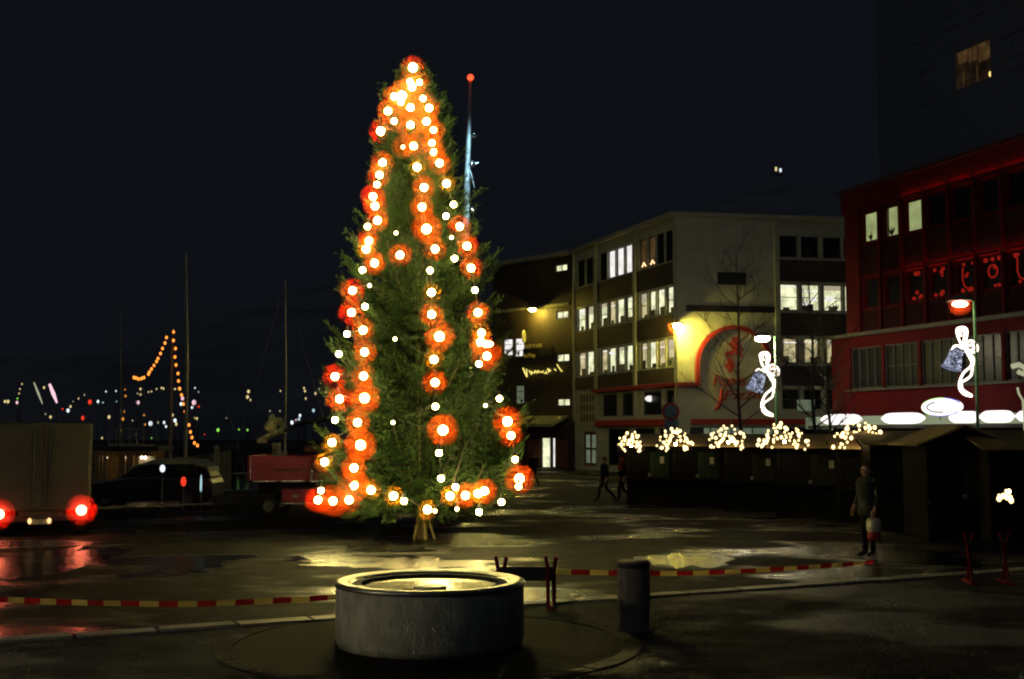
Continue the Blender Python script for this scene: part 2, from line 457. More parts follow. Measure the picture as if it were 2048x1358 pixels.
mb = MB(); mb.lathe([(R - .166, .734), (R - .2, .715), (R - .32, .685), (.55, .66), (.2, .652), (.01, .65)], FC, 96)
bowl = mb.build('bowl', 'steel_dish', ft, smooth=True)
mb = MB(); mb.lathe([(.2, .656), (.2, .672), (.15, .682), (.01, .684)], FC, 24); mb.build('drain_cap', 'steel', bowl, smooth=True)

# ------------------------------------------------------------------ bollard
BP = G(1268, 1262); BP.z = 0
bo = thing('bollard', 'stout round concrete bollard with a flat top beside the barrier tape', 'bollard', BP)
mb = MB(); mb.lathe([(.22, 0), (.215, .03), (.205, .06), (.205, .85), (.195, .88), (.01, .885)], BP, 28); mb.build('post', 'bollard_concrete', bo, smooth=True)
mb = MB(); mb.lathe([(.212, .80), (.216, .81), (.216, .86), (.212, .87)], BP, 28); mb.build('collar', 'barrier_dark', bo, smooth=True)
mb = MB(); mb.lathe([(.225, .0), (.225, .035), (.206, .045)], BP, 28); mb.build('foot', 'bollard_concrete', bo, smooth=True)

# ------------------------------------------------------------------ barrier trestles and tape
def trestle(pl, pr, ztop, label, z_ref):
    t = thing('barrier_trestle', label, 'barrier', (pl + pr) / 2); d = (pr - pl).normalized(); n = Vector((-d.y, d.x, 0))
    mb = MB(); mb.obox((pl + pr) / 2 + Vector((0, 0, ztop - .24)), (pr - pl) / 2 * 1.1, n * .02, (0, 0, .1)); mb.build('board', 'barrier_dark', t)
    for p in (pl, pr):
        for s in (-1, 1):
            mb = MB(); mb.tube([p + n * s * .26 + d * s * .05, p + n * s * .02 + d * s * .045 + Vector((0, 0, ztop - .18)), p - n * s * .03 + d * s * .075 + Vector((0, 0, ztop))], .028, 6)
            mb.build('leg', 'barrier_red', t)
        mb = MB(); mb.obox(p + Vector((0, 0, .03)), n * .3, d * .035, (0, 0, .03)); mb.build('foot', 'barrier_red', t)
    return t
a, b = G(1002, 1215), G(1102, 1215)
trestle(a, b, .72, 'red legged barrier trestle just behind the steel bowled fountain', 1)
a, b = G(1940, 1168), G(2012, 1168)
trestle(a, b, .86, 'red legged barrier trestle in front of the dark gabled stall', 1)
def tape(label, pts, w=.075, band=.3):
    pts = [Vector(p) for p in pts]; fine = []
    for i in range(len(pts) - 1):
        p0 = pts[max(i - 1, 0)]; p1, p2 = pts[i], pts[i + 1]; p3 = pts[min(i + 2, len(pts) - 1)]
        for k in range(24):
            u = k / 24; fine.append(.5 * ((2 * p1) + (p2 - p0) * u + (2 * p0 - 5 * p1 + 4 * p2 - p3) * u * u + (3 * p1 - p0 - 3 * p2 + p3) * u ** 3))
    fine.append(pts[-1]); acc = 0; cur = [fine[0]]; segs = []
    for i in range(1, len(fine)):
        seg = fine[i] - fine[i - 1]; L = seg.length; pos = 0
        while acc + (L - pos) >= band:
            pos += band - acc; p = fine[i - 1] + seg * (pos / L); cur.append(p); segs.append(cur); cur = [p]; acc = 0
        acc += L - pos; cur.append(fine[i])
    segs.append(cur); t = thing('barrier_tape', label, 'tape', pts[0])
    for k, sg in enumerate(segs):
        if len(sg) < 2: continue
        mb = MB()
        for i in range(len(sg) - 1):
            d = sg[i + 1] - sg[i]
            if d.length < 1e-4: continue
            d.normalize(); tw = Vector((0, .35 * math.sin(k * .5), 1)).normalized() * w / 2; n = d.cross(tw).normalized() * .0012
            mb.quad(sg[i] - tw + n, sg[i + 1] - tw + n, sg[i + 1] + tw + n, sg[i] + tw + n)
        if mb.f: mb.build('red_stripe' if k % 2 else 'yellow_stripe', 'tape_red' if k % 2 else 'tape_yellow', t)
tape('red and yellow striped barrier tape running from the fountain past the bollard', [P(1104, 1143, 17.49), P(1240, 1146, 17.9), P(1390, 1146, 18.5), P(1560, 1138, 19.3), P(1690, 1129, 20.3), P(1748, 1124, 20.8)])
tape('red and yellow striped barrier tape sagging from the fountain across the wet tarmac', [P(1000, 1143, 17.49), P(835, 1180, 16.8), P(660, 1195, 16.2), P(420, 1207, 15.8), P(250, 1207, 15.6), P(90, 1203, 15.9), P(-90, 1195, 16.2)], band=.24)

# ------------------------------------------------------------------ the Christmas tree
TB = G(845, 1078); TB.z = 0
TY = TB.y; TOPX = P(826, 122, TY)
TH = TOPX.z
def axis(z): return Vector((TB.x + (TOPX.x - TB.x) * z / TH, TY, z))
RPROF = [(0, 1.3), (.35, 2.0), (.9, 2.45), (2.0, 2.42), (3.2, 2.22), (4.4, 2.02), (5.4, 1.8), (6.4, 1.55), (7.2, 1.35), (8.2, 1.12), (9.2, .9), (10.1, .68), (10.7, .46), (TH, .05)]
def crown_r(z):
    for (a, ra), (b, rb) in zip(RPROF, RPROF[1:]):
        if a <= z <= b: return ra + (rb - ra) * (z - a) / (b - a)
    return .05
rng = np.random.default_rng(11)
tree = thing('christmas_tree', 'tall spruce Christmas tree hung with glowing bulbs in the square', 'tree', TB)
mb = MB(); mb.tube([axis(z) for z in (0, .5, 2, 5, 8, 10.6)], [.14, .13, .11, .08, .05, .015], 10); mb.build('trunk', 'bark', tree, smooth=True)
mb = MB()
for s, (dx, dy) in enumerate(((.1, -.28), (-.2, -.1), (.28, .1))):
    mb.tube([axis(.62) + Vector((dx * .3, dy * .4, 0)), TB + Vector((dx, dy, 0))], .03, 6)
mb.build('prop', 'cut_wood', tree)
nv, nf, bt = [], [], MB()
def needle_run(p0, p1, dens, ln, wd):
    """needles along a twig from p0 to p1 (numpy)"""
    d = p1 - p0; L = np.linalg.norm(d)
    if L < .02: return
    d = d / L; n = max(6, int(L * dens)); t = rng.random(n) * 1.04
    base = p0 + np.outer(t * L, d)
    q = rng.normal(size=(n, 3)); q -= np.outer(q @ d, d); q /= np.linalg.norm(q, axis=1)[:, None] + 1e-9
    dirs = q * .75 + d * .65; dirs[:, 2] += .12; dirs /= np.linalg.norm(dirs, axis=1)[:, None]
    side = np.cross(dirs, rng.normal(size=(n, 3))); side /= np.linalg.norm(side, axis=1)[:, None] + 1e-9
    l = ln * (.7 + .6 * rng.random((n, 1)))
    nv.append(np.stack([base - side * wd, base + side * wd, base + dirs * l], 1).reshape(-1, 3))
NB = 460
for i in range(NB):
    u = (i + .5) / NB; z = .95 + (TH - 1.3) * (1 - (1 - u) ** 1.25)
    az = i * 2.39996 + rng.normal() * .25
    R_ = crown_r(min(z + .1, TH - .02)) * rng.uniform(.68, 1.08)
    if rng.random() < .1: R_ *= 1.15
    if math.cos(az) > .6: R_ *= 1.05
    rise = .10 + .75 * (z / TH) ** 1.5
    o = np.array(axis(z)); h = np.array([math.cos(az), math.sin(az), 0])
    pts = []
    for k in range(8):
        s = k / 7; zz = R_ * (rise * s * .8 - .32 * math.sin(s * PI * .85) * (1 - z / TH) + .22 * s * s)
        pts.append(o + h * (R_ * s) + np.array([0, 0, zz - .1 * R_ * (1 - z / TH)]))
    if z < 1.5:
        for k in range(8): pts[k][2] = max(pts[k][2], .72 + .02 * k)
    bt.tube([tuple(p) for p in pts], [.02 * (1 - .8 * k / 7) + .003 for k in range(8)], 4, cap=False)
    Lb = R_; ntw = max(7, int(Lb * 15))
    for k in range(ntw):
        s = .16 + .84 * (k + rng.random()) / ntw; f = s * 7; a = min(int(f), 6); p = pts[a] + (pts[a + 1] - pts[a]) * (f - a)
        fw = pts[a + 1] - pts[a]; fw = fw / np.linalg.norm(fw)
        sd = np.cross(fw, [0, 0, 1.]); sd /= np.linalg.norm(sd); sg = 1 if k % 2 else -1
        tl = (.16 + .36 * Lb * (1 - s) + .12 * rng.random()) * (1.0 if Lb > .6 else .7)
        dd = fw * .75 + sd * sg * .8 + np.array([0, 0, rng.normal() * .22 + .02]); dd /= np.linalg.norm(dd)
        q = p + dd * tl; needle_run(p, q, 110, .06, .0068)
        for e in range(int(tl / .12)):
            pp = p + (q - p) * rng.uniform(.25, .95); d2 = dd + sd * sg * rng.uniform(-.9, .9) + np.array([0, 0, rng.normal() * .4]); d2 /= np.linalg.norm(d2)
            needle_run(pp, pp + d2 * rng.uniform(.1, .24), 105, .055, .0068)
    needle_run(pts[5], pts[7] + (pts[7] - pts[6]) * .5, 160, .06, .0068); needle_run(pts[1], pts[5], 110, .06, .007)
# the leader
o = np.array(axis(TH - .9)); needle_run(o, np.array(axis(TH)) + np.array([0, 0, .02]), 180, .06, .005)
NV = np.concatenate(nv); n = len(NV) // 3
me = bpy.data.meshes.new('crown'); me.vertices.add(len(NV)); me.vertices.foreach_set('co', (NV - np.array(TB)).astype('f4').ravel())
me.loops.add(len(NV)); me.loops.foreach_set('vertex_index', np.arange(len(NV), dtype='i4'))
me.polygons.add(n); me.polygons.foreach_set('loop_start', np.arange(0, 3 * n, 3, dtype='i4')); me.polygons.foreach_set('loop_total', np.full(n, 3, dtype='i4'))
me.materials.append(MATS['needles']); me.update(calc_edges=True)
crown = bpy.data.objects.new('crown', me); COL.objects.link(crown); crown.parent = tree; OFF[crown] = OFF[tree]; crown['kind'] = 'stuff'
print('needles', n)
bt.build('branches', 'twig', tree)

# ------------------------------------------------------------------ strings of bulbs on the tree
def ball_mesh(name, r, m, n=12, k=8, sq=(1, 1, 1)):
    mb = MB(); mb.ball((0, 0, 0), r, n, k, sq); return mb.mesh(name, m, smooth=True)
CORE = {'t': ball_mesh('bulb_tiny', .045, 'bulb_dim', 8, 5), 's': ball_mesh('bulb_small', .067, 'bulb_core', 10, 6),
        'm': ball_mesh('bulb_medium', .082, 'bulb_core', 10, 6), 'L': ball_mesh('bulb_large', .1, 'bulb_core', 12, 8)}
HALO = {'m': ball_mesh('halo_m', .29, 'halo_orange', 24, 14), 'L': ball_mesh('halo_l', .37, 'halo_orange', 28, 16), 'y': ball_mesh('halo_y', .24, 'halo_yellow', 20, 12), 'r': ball_mesh('halo_r', .31, 'halo_red', 24, 14)}  # oversized scattering balls put in for the glow round the bulbs
mb = MB(); mb.lathe([(.02, .12), (.035, .09), (.035, .0)], n=8); CAP = mb.mesh('socket', 'black_cable', smooth=True)
def bulb_at(px, py):
    z = 5.0; p = None
    for _ in range(4):
        ax = axis(max(0, min(z, TH)))
        p = P(px, py, TY if p is None else p.y); dx = p.x - ax.x; r = crown_r(max(0, min(p.z, TH))) * 1.0
        p = P(px, py, TY - (math.sqrt(r * r - dx * dx) if abs(dx) < r else 0) - .2); z = p.z
    return p
S = {}
S['garland of bulbs clustered round the pointed top of the spruce'] = [
 (826,135,'L','r'),(820,163,'s',0),(839,165,'s',0),(824,174,'m','m'),(789,193,'m','m'),(804,191,'L','L'),(802,204,'s',0),(846,197,'s',0),(821,215,'m','L'),(858,216,'m',0),(776,222,'m',0),(788,242,'s',0),(853,243,'m','m'),(821,250,'m','L'),(762,262,'L','r'),(867,260,'s',0),(864,286,'s','m'),(827,292,'m','m'),(867,304,'s',0),(806,294,'t',0)]
S['string of bulbs hanging down the harbour side of the spruce'] = [
 (765,325,'m','m'),(759,350,'m','m'),(754,369,'s',0),(746,393,'m','r'),(750,412,'m','m'),(755,441,'m','m'),(735,453,'s',0),(738,482,'m','m'),(732,498,'m',0),(749,526,'m','m'),(725,540,'s',0),(739,571,'t',0),(705,581,'m','r'),(730,613,'s',0),(703,625,'m','r'),(726,660,'m','m'),(694,668,'s',0),(729,704,'m','m'),(678,708,'s',0),(727,752,'m','m'),(670,753,'m','r'),(679,798,'m','r'),(729,796,'L','L'),(670,840,'s',0),(715,845,'m','m'),(664,885,'m',0),(721,890,'L','L'),(649,924,'m',0),(708,936,'m','m')]
S['string of bulbs hanging down the middle of the spruce'] = [
 (834,334,'m',0),(848,375,'m','m'),(844,414,'m','m'),(853,458,'L','L'),(792,466,'t',0),(870,498,'m','m'),(800,510,'m','m'),(860,541,'s',0),(863,585,'m',0),(863,629,'m','m'),(879,673,'L','L'),(790,678,'t',0),(868,719,'m',0),(870,765,'m','m'),(871,813,'s',0),(786,845,'t',0),(886,860,'L','L'),(878,906,'s',0),(882,957,'s',0)]
S['string of bulbs hanging down the building side of the spruce'] = [
 (879,326,'m','m'),(893,367,'m',0),(907,409,'s',0),(892,432,'s',0),(919,453,'m','m'),(903,475,'t',0),(934,492,'m','m'),(909,517,'s',0),(942,536,'m','m'),(950,580,'s',0),(956,625,'m','m'),(963,666,'m',0),(961,683,'m','m'),(974,712,'m','L'),(958,728,'s',0),(999,797,'s',0),(971,811,'t',0),(1015,843,'L','L'),(1022,871,'m','m'),(1030,919,'s',0),(1039,957,'L','L'),(1037,973,'s',0)]
S['string of bulbs looped round the lowest branches of the spruce'] = [
 (642,981,'s',0),(636,1000,'m','r'),(666,1002,'m','L'),(698,1000,'m','m'),(708,971,'m','L'),(742,980,'m',0),(787,992,'m',0),(808,1002,'s',0),(855,1019,'m',0),(870,1022,'t',0),(900,992,'m',0),(911,974,'s',0),(914,1018,'t',0),(931,991,'m','m'),(956,987,'m',0),(969,982,'m','m'),(958,1024,'s',0),(1003,1004,'s',0)]
for lab, bl in S.items():
    pos = [bulb_at(b[0], b[1]) for b in bl]
    t = thing('light_string', lab, 'string lights', pos[0])
    mb = MB(); pts = []
    for k, p in enumerate(pos):
        q = p + Vector((0, .07, .09)); pts.append(q)
        if k + 1 < len(pos): pts.append((q + pos[k + 1] + Vector((0, .1, .04))) / 2 + Vector((0, .06, -.05)))
    mb.tube(pts, .008, 4); mb.build('cable', 'black_cable', t)
    for (x, y, c, g), p in zip(bl, pos):
        o = put('bulb', CORE[c], p, t)
        lamp_light('bulb_light', 'bulb_dim' if c == 't' else 'bulb_core', {'t': .045, 's': .067, 'm': .082, 'L': .1}[c], p, o)
        if g: put('globe', HALO[g], p, o)
        elif c == 'm' or y < 330: put('globe', HALO['y' if y > 330 else 'm'], p, o)
        elif c != 't': put('socket', CAP, p + Vector((0, 0, .06)), o)

# ------------------------------------------------------------------ facades
class Fac:
    def __init__(s, A, B):
        s.A = Vector((A[0], A[1], 0)); d = Vector((B[0], B[1], 0)) - s.A; s.L = d.length; s.u = d / s.L; s.n = Vector((s.u.y, -s.u.x, 0))
    def pt(s, u, v, o=0.0): return s.A + s.u * u + s.n * o + Vector((0, 0, v))
    def uv(s, px, py):
        d = ray(px, py); t = s.A.dot(s.n) / d.dot(s.n); p = d * t; return (p - s.A).dot(s.u), CAM_H + p.z
    def box(s, mb, u0, u1, v0, v1, o0, o1, mi=0):
        mb.obox(s.pt((u0 + u1) / 2, (v0 + v1) / 2, (o0 + o1) / 2), s.u * ((u1 - u0) / 2), s.n * ((o1 - o0) / 2), (0, 0, (v1 - v0) / 2), mi)
    def part(s, name, u0, u1, v0, v1, o0, o1, m, parent, bevel=0, label=None):
        mb = MB(); s.box(mb, u0, u1, v0, v1, o0, o1); return mb.build(name, m, parent, bevel=bevel, label=label)
    def wall(s, mb, u0, u1, v0, v1, rects, depth=.22):
        us = sorted({u0, u1, *[r[0] for r in rects], *[r[1] for r in rects]}); vs = sorted({v0, v1, *[r[2] for r in rects], *[r[3] for r in rects]})
        us = [x for x in us if u0 - 1e-6 <= x <= u1 + 1e-6]; vs = [x for x in vs if v0 - 1e-6 <= x <= v1 + 1e-6]
        for a, b in zip(us, us[1:]):
            for c, d in zip(vs, vs[1:]):
                mu, mv = (a + b) / 2, (c + d) / 2
                if any(r[0] < mu < r[1] and r[2] < mv < r[3] for r in rects): continue
                mb.quad(s.pt(a, c), s.pt(b, c), s.pt(b, d), s.pt(a, d))
        for a, b, c, d in rects:
            for p, q in (((a, c), (b, c)), ((b, c), (b, d)), ((b, d), (a, d)), ((a, d), (a, c))):
                mb.quad(s.pt(*p), s.pt(*q), s.pt(*q, -depth), s.pt(*p, -depth))
    def window(s, parent, u0, u1, v0, v1, pane, frame='frame_dark', mull=0, bars=0, depth=.16, fw=.06, curtain=0, plant=False, name='window', room=False):
        mb = MB(); a, b = -depth, -depth + .07
        s.box(mb, u0, u0 + fw, v0, v1, a, b); s.box(mb, u1 - fw, u1, v0, v1, a, b)
        s.box(mb, u0 + fw, u1 - fw, v0, v0 + fw, a, b); s.box(mb, u0 + fw, u1 - fw, v1 - fw, v1, a, b)
        for k in range(mull):
            c = u0 + (u1 - u0) * (k + 1) / (mull + 1); s.box(mb, c - fw / 2, c + fw / 2, v0 + fw, v1 - fw, a, b - .01)
        for k in range(bars):
            c = v0 + (v1 - v0) * (k + 1) / (bars + 1); s.box(mb, u0 + fw, u1 - fw, c - fw / 3, c + fw / 3, a, b - .02)
        w = mb.build(name, frame, parent)
        mb = MB(); mb.quad(s.pt(u0, v0, a + .01), s.pt(u1, v0, a + .01), s.pt(u1, v1, a + .01), s.pt(u0, v1, a + .01)); mb.build('pane', pane, w)
        if curtain:
            mb = MB(); cw = (u1 - u0) * curtain
            for e in ((u0 + fw, u0 + fw + cw), (u1 - fw - cw, u1 - fw)):
                for k in range(4): s.box(mb, e[0] + cw * k / 4, e[0] + cw * (k + .8) / 4, v0 + fw, v1 - fw, a + .015, a + .03 + .01 * (k % 2))
            mb.build('curtain', 'curtain', w)
        if room:
            mb = MB(); rr = random.Random(int(u0 * 977 + v0 * 131)); hh = (v1 - v0) * rr.uniform(.12, .35); ww = (u1 - u0) * rr.uniform(.3, .7); x0 = rr.uniform(u0 + fw, u1 - fw - ww)
            s.box(mb, x0, x0 + ww, v0 + fw, v0 + hh, a + .012, a + .03); mb.build('furniture', rr.choice(['curtain', 'frame_pale', 'deck_wood']), w)
            if rr.random() < .7:
                mb = MB(); zz = v1 - (v1 - v0) * rr.uniform(.12, .3); s.box(mb, u0 + fw + .08, u1 - fw - .05, zz, zz + .07, a + .012, a + .03); mb.build('ceiling_light', 'win_white', w)
            else:
                mb = MB(); zz = v1 - (v1 - v0) * rr.uniform(.15, .45); s.box(mb, u0 + fw, u1 - fw, zz, v1 - fw, a + .012, a + .025); mb.build('blind', 'win_blind', w)
        if plant:
            mb = MB(); c = random.uniform(u0 + .3 * (u1 - u0), u1 - .3 * (u1 - u0))
            for k in range(9):
                g = random.uniform(-.22, .22); mb.tube([s.pt(c, v0 + fw, a + .05), s.pt(c + g * .6, v0 + .25, a + .06), s.pt(c + g * 1.2, v0 + random.uniform(.3, .55), a + .05)], [.02, .04, .008], 4)
            mb.build('plant', 'plant', w)
        return w
def body(parent, foot, h, m, name='wall_core', inset=0):
    """closed volume over a footprint polygon"""
    mb = MB(); k = len(foot); lo = [Vector((x, y, -.02)) for x, y in foot]; hi = [Vector((x, y, h)) for x, y in foot]
    mb.add(lo + hi, [tuple(range(k, 2 * k))] + [(i, (i + 1) % k, k + (i + 1) % k, k + i) for i in range(k)])
    return mb.build(name, m, parent)
def xy(v): return (v.x, v.y)

# ------------------------------------------------------------------ the beige corner building
A, B, C = P(1150, 937, 84.5), P(1358, 950, 70), P(1700, 950, 72)
FL = Fac(A, B); FR = Fac(B, C + (C - B).normalized() * 4); HB = 15.25
bg = thing('corner_building', 'beige office building on the corner with a red arch sign', 'building', (B.x, B.y, 0))
lit = ['win_cream', 'win_cream', 'win_yellow', 'win_cream']
LW = []; PIL = [0.0, 3.85, 9.9, FL.L]
for bi, nwin in ((0, 2), (1, 4), (2, 4)):
    a, b = PIL[bi] + .45, PIL[bi + 1] - .35; w = (b - a) / nwin
    for k in range(nwin):
        u0 = a + k * w + .08; u1 = a + (k + 1) * w - .08
        LW += [(u0, u1, 9.6, 11.2, 3, bi, k), (u0, u1, 6.45, 8.1, 2, bi, k), (u0, u1, 12.7, 14.55, 4, bi, k)]
for px0, px1 in ((1204, 1234), (1243, 1275), (1285, 1323), (1331, 1357)):
    LW.append((FL.uv(px0, 810)[0], min(FL.uv(px1, 810)[0], FL.L - .25), 3.58, 5.06, 1, 9, 0))
GD = (FL.uv(1166, 885)[0], FL.uv(1192, 885)[0], .25, 2.6, 0, 8, 0); LW.append(GD)
for px0, px1 in ((1215, 1258), (1268, 1310), (1318, 1350)): LW.append((FL.uv(px0, 890)[0], FL.uv(px1, 890)[0], .4, 2.8, 0, 7, 0))
RW = []
for px0, px1 in ((1561, 1597), (1604, 1640), (1648, 1685), (1690, 1722)):
    u0, u1 = FR.uv(px0, 600)[0], FR.uv(px1, 600)[0]
    RW += [(u0, u1, 13.0, 14.3, 4), (u0, u1, 9.8, 11.4, 3), (u0, u1, 6.65, 8.15, 2), (u0, u1, 3.9, 5.1, 1)]
RW.append((.7, 5.9, .5, 2.85, 0)); RW.append((6.4, 11.4, .5, 2.85, 0))
mb = MB(); FL.wall(mb, 0, FL.L, 0, HB, [r[:4] for r in LW]); FR.wall(mb, 0, FR.L, 0, HB, [r[:4] for r in RW]); mb.build('wall', 'render_beige', bg)
body(bg, [xy(FL.pt(.02, 0, -.26)), xy(FL.pt(FL.L - .1, 0, -.26) + FR.u * .2), xy(FR.pt(FR.L, 0, -.26)), xy(FR.pt(FR.L, 0, -16)), xy(FL.pt(.02, 0, -16))], HB - .1, 'dark_wall')
mb = MB(); foot = [FL.pt(-.25, HB, .25), FL.pt(FL.L, HB, .3) + FR.n * .1 - FR.u * .05, FR.pt(FR.L, HB, .3), FR.pt(FR.L, HB, -16), FL.pt(-.25, HB, -16)]
mb.add([p + Vector((0, 0, .003)) for p in foot] + [p + Vector((0, 0, .26)) for p in foot], [(4, 3, 2, 1, 0), (5, 6, 7, 8, 9)] + [(i, (i + 1) % 5, 5 + (i + 1) % 5, 5 + i) for i in range(5)]); mb.build('roof', 'pilaster_beige', bg)
for u in PIL: FL.part('pilaster', max(u - .17, .02), min(u + .17, FL.L - .003), 3.4, HB - .02, .003, .16, 'pilaster_beige', bg)
FR.part('pilaster', 6.08, 6.36, 3.4, HB - .02, .003, .16, 'pilaster_beige', bg)
for bi in range(3):
    a, b = PIL[bi] + .2, PIL[bi + 1] - .2
    for v0, v1 in ((11.3, 12.6), (8.2, 9.5), (5.5, 6.35)): FL.part('spandrel', a, b, v0, v1, .003, .05, 'spandrel_brown', bg)
for v0, v1 in ((11.55, 12.85), (8.3, 9.65), (5.3, 6.5)): FR.part('spandrel', 6.4, 11.2, v0, v1, .003, .05, 'spandrel_brown', bg)
for (u0, u1, v0, v1, row, bi, k) in LW:
    if row == 3: FL.window(bg, u0, u1, v0, v1, lit[(k + bi) % 4], curtain=.14 if k % 2 else 0, plant=(bi == 2 and k in (1,)), mull=0, bars=(0, 1)[k % 3 == 0], room=True)
    elif row == 2: FL.window(bg, u0, u1, v0, v1, 'win_yellow' if (bi == 2 and k > 1) else lit[(k + 2) % 4], curtain=.1 if k % 2 == 0 else 0, plant=(k == 3), room=True)
    elif row == 4:
        if bi == 1 and k in (1, 2, 3): FL.window(bg, u0, u1, v0, v1, 'win_white')
        elif bi == 2 and k in (0, 1):
            w = FL.window(bg, u0, u1, v0, v1, 'win_amber', curtain=.12); c = (u0 + u1) / 2
            mb = MB()
            for j in range(-2, 3): mb.ball(FL.pt(c + j * .11, v0 + .36 - abs(j) * .09, -.08), .05, 6, 4)
            mb.build('candle_arch', 'candle', w)
        else: FL.window(bg, u0, u1, v0, v1, 'dark_glass')
    elif row == 1:
        w = FL.window(bg, u0, u1, v0, v1, 'dark_glass', 'frame_pale', fw=.09)
        if abs(u0 - FL.uv(1285, 810)[0]) < .2:
            mb = MB(); mb.ball(FL.pt(u0 + .85, 4.6, -.1), .32, 12, 8, (1, .4, .6)); mb.build('pendant_lamp', 'win_white', w, smooth=True)
    elif bi == 8: FL.window(bg, u0, u1, v0, v1, 'win_dimgreen', 'brown_door', mull=1, bars=1, name='door', fw=.22)
    else: FL.window(bg, u0, u1, v0, v1, 'dark_glass', 'frame_dark', mull=1)
for i, (u0, u1, v0, v1, row) in enumerate(RW):
    if row == 3: FR.window(bg, u0, u1, v0, v1, 'win_cream', bars=1, plant=(i == 9), curtain=0, room=True)
    elif row == 2: FR.window(bg, u0, u1, v0, v1, 'win_yellow', curtain=.12, room=True)
    elif row == 0: FR.window(bg, u0, u1, v0, v1, 'win_dimgreen' if u0 < 2 else 'dark_glass', mull=3, name='shop_window')
    else: FR.window(bg, u0, u1, v0, v1, 'dark_glass', 'frame_pale', bars=(row == 1))
# ceiling lamps seen through the lit upper windows
for px, py, r in ((1612, 607, .2), (1628, 598, .22), (1660, 598, .3)):
    u, v = FR.uv(px, py); mb = MB(); mb.ball(FR.pt(u, v, -.1), r, 10, 6, (1, .3, .55)); mb.build('ceiling_lamp', 'win_white', bg, smooth=True)
for px, py in ((1165, 622), (1222, 706)):
    u, v = FL.uv(px, py); mb = MB(); mb.ball(FL.pt(u, v, -.09), .2, 8, 6, (1, .4, .6)); mb.build('ceiling_lamp', 'win_white', bg, smooth=True)
# pierced concrete screen, red ledges, dark vent and band
su0, su1 = FL.uv(1161, 815)[0], FL.uv(1192, 815)[0]
scr = FL.part('pierced_screen', su0, su1, 2.95, 5.3, .003, .06, 'screen_block', bg)
for r in range(3):
    for c in range(5):
        FL.part('screen_hole', su0 + .2 + c * .5, su0 + .42 + c * .5, 3.3 + r * .68, 3.75 + r * .68, .055, .068, 'sign_black', scr)
FL.part('red_ledge', PIL[1] + .2, FL.L + .35, 5.2, 5.42, .003, .55, 'red_trim', bg)
FL.part('red_ledge', PIL[1] + .2, FL.L + .0, 2.95, 3.32, .003, .3, 'red_trim', bg)
FR.part('red_ledge', -.3, 1.15, 5.2, 5.42, .003, .6, 'red_trim', bg)
FR.part('sign_band', .75, 3.1, 3.0, 3.32, .003, .25, 'red_trim', bg); FR.part('sign_band', 3.25, 10.9, 3.0, 3.32, .003, .25, 'red_trim', bg)
FR.part('dark_band', .55, 6.05, 9.62, 10.0, .003, .08, 'sign_black', bg)
FR.part('vent_panel', 2.5, 4.25, 11.25, 11.98, .003, .1, 'sign_black', bg)
for px0, px1, py0, py1, mm in ((1607, 1660, 835, 858, 'win_dimgreen'), (1655, 1668, 840, 862, 'win_green'), (1590, 1625, 800, 822, 'win_dimgreen')):
    u0, v1 = FR.uv(px0, py0); u1, v0 = FR.uv(px1, py1); FR.part('poster', u0, u1, v0, v1, .27, .3, mm, bg)
# the red arch: proud of the wall so that it throws its own shadow
def arc_band(F, cu, cv, r0, r1, a0, a1, o0, o1, n=20):
    mb = MB(); q = []
    for k in range(n + 1):
        a = a0 + (a1 - a0) * k / n; ca, sa = math.cos(a), math.sin(a)
        q.append([F.pt(cu + r * ca, cv + r * sa, o) for r in (r0, r1) for o in (o0, o1)])
    for i in range(n):
        a, b = q[i], q[i + 1]
        for x, y in ((0, 1), (1, 3), (3, 2), (2, 0)): mb.quad(a[x], a[y], b[y], b[x])
    for e in (q[0], q[-1]): mb.quad(e[0], e[1], e[3], e[2])
    return mb
arch = arc_band(FR, 3.45, 6.42, 2.18, 2.42, 0, PI, .003, .24).build('arch_sign', 'red_trim', bg)
FR.part('arch_leg', 1.03, 1.27, 5.43, 6.42, .003, .24, 'red_trim', arch); FR.part('arch_leg', 5.63, 5.87, 5.9, 6.42, .003, .24, 'red_trim', arch)
text_obj('lettering', 'Peppes', .95, 'red_trim', FR.pt(2.1, 5.25, .06), FR.u + Vector((0, 0, .03)), (0, 0, 1), arch, .05, .25, 2.0)
text_obj('lettering', 'Pizza', .85, 'red_trim', FR.pt(2.7, 4.4, .06), FR.u + Vector((0, 0, .06)), (0, 0, 1), arch, .05, .25, 2.3)
mb = MB()
for k in range(46):
    v = random.uniform(6.1, 8.1); w = .5 * math.sin(PI * (v - 5.7) / 2.6) + .1; u = 3.42 + random.uniform(-w, w) * .75 + .1 * (v - 7)
    a = random.uniform(0, PI); FR.box(mb, u - .13, u + .13, v - .1, v + .1, .04, .06 + .001 * k)
mb.build('leaf_motif', 'red_trim', arch)
mb = MB(); mb.tube([FR.pt(2.65, 5.1, .1), FR.pt(2.6, 4.5, .1), FR.pt(2.45, 4.05, .1), FR.pt(2.15, 3.85, .1)], [.1, .14, .12, .05], 8); mb.build('letter_tail', 'red_trim', arch)

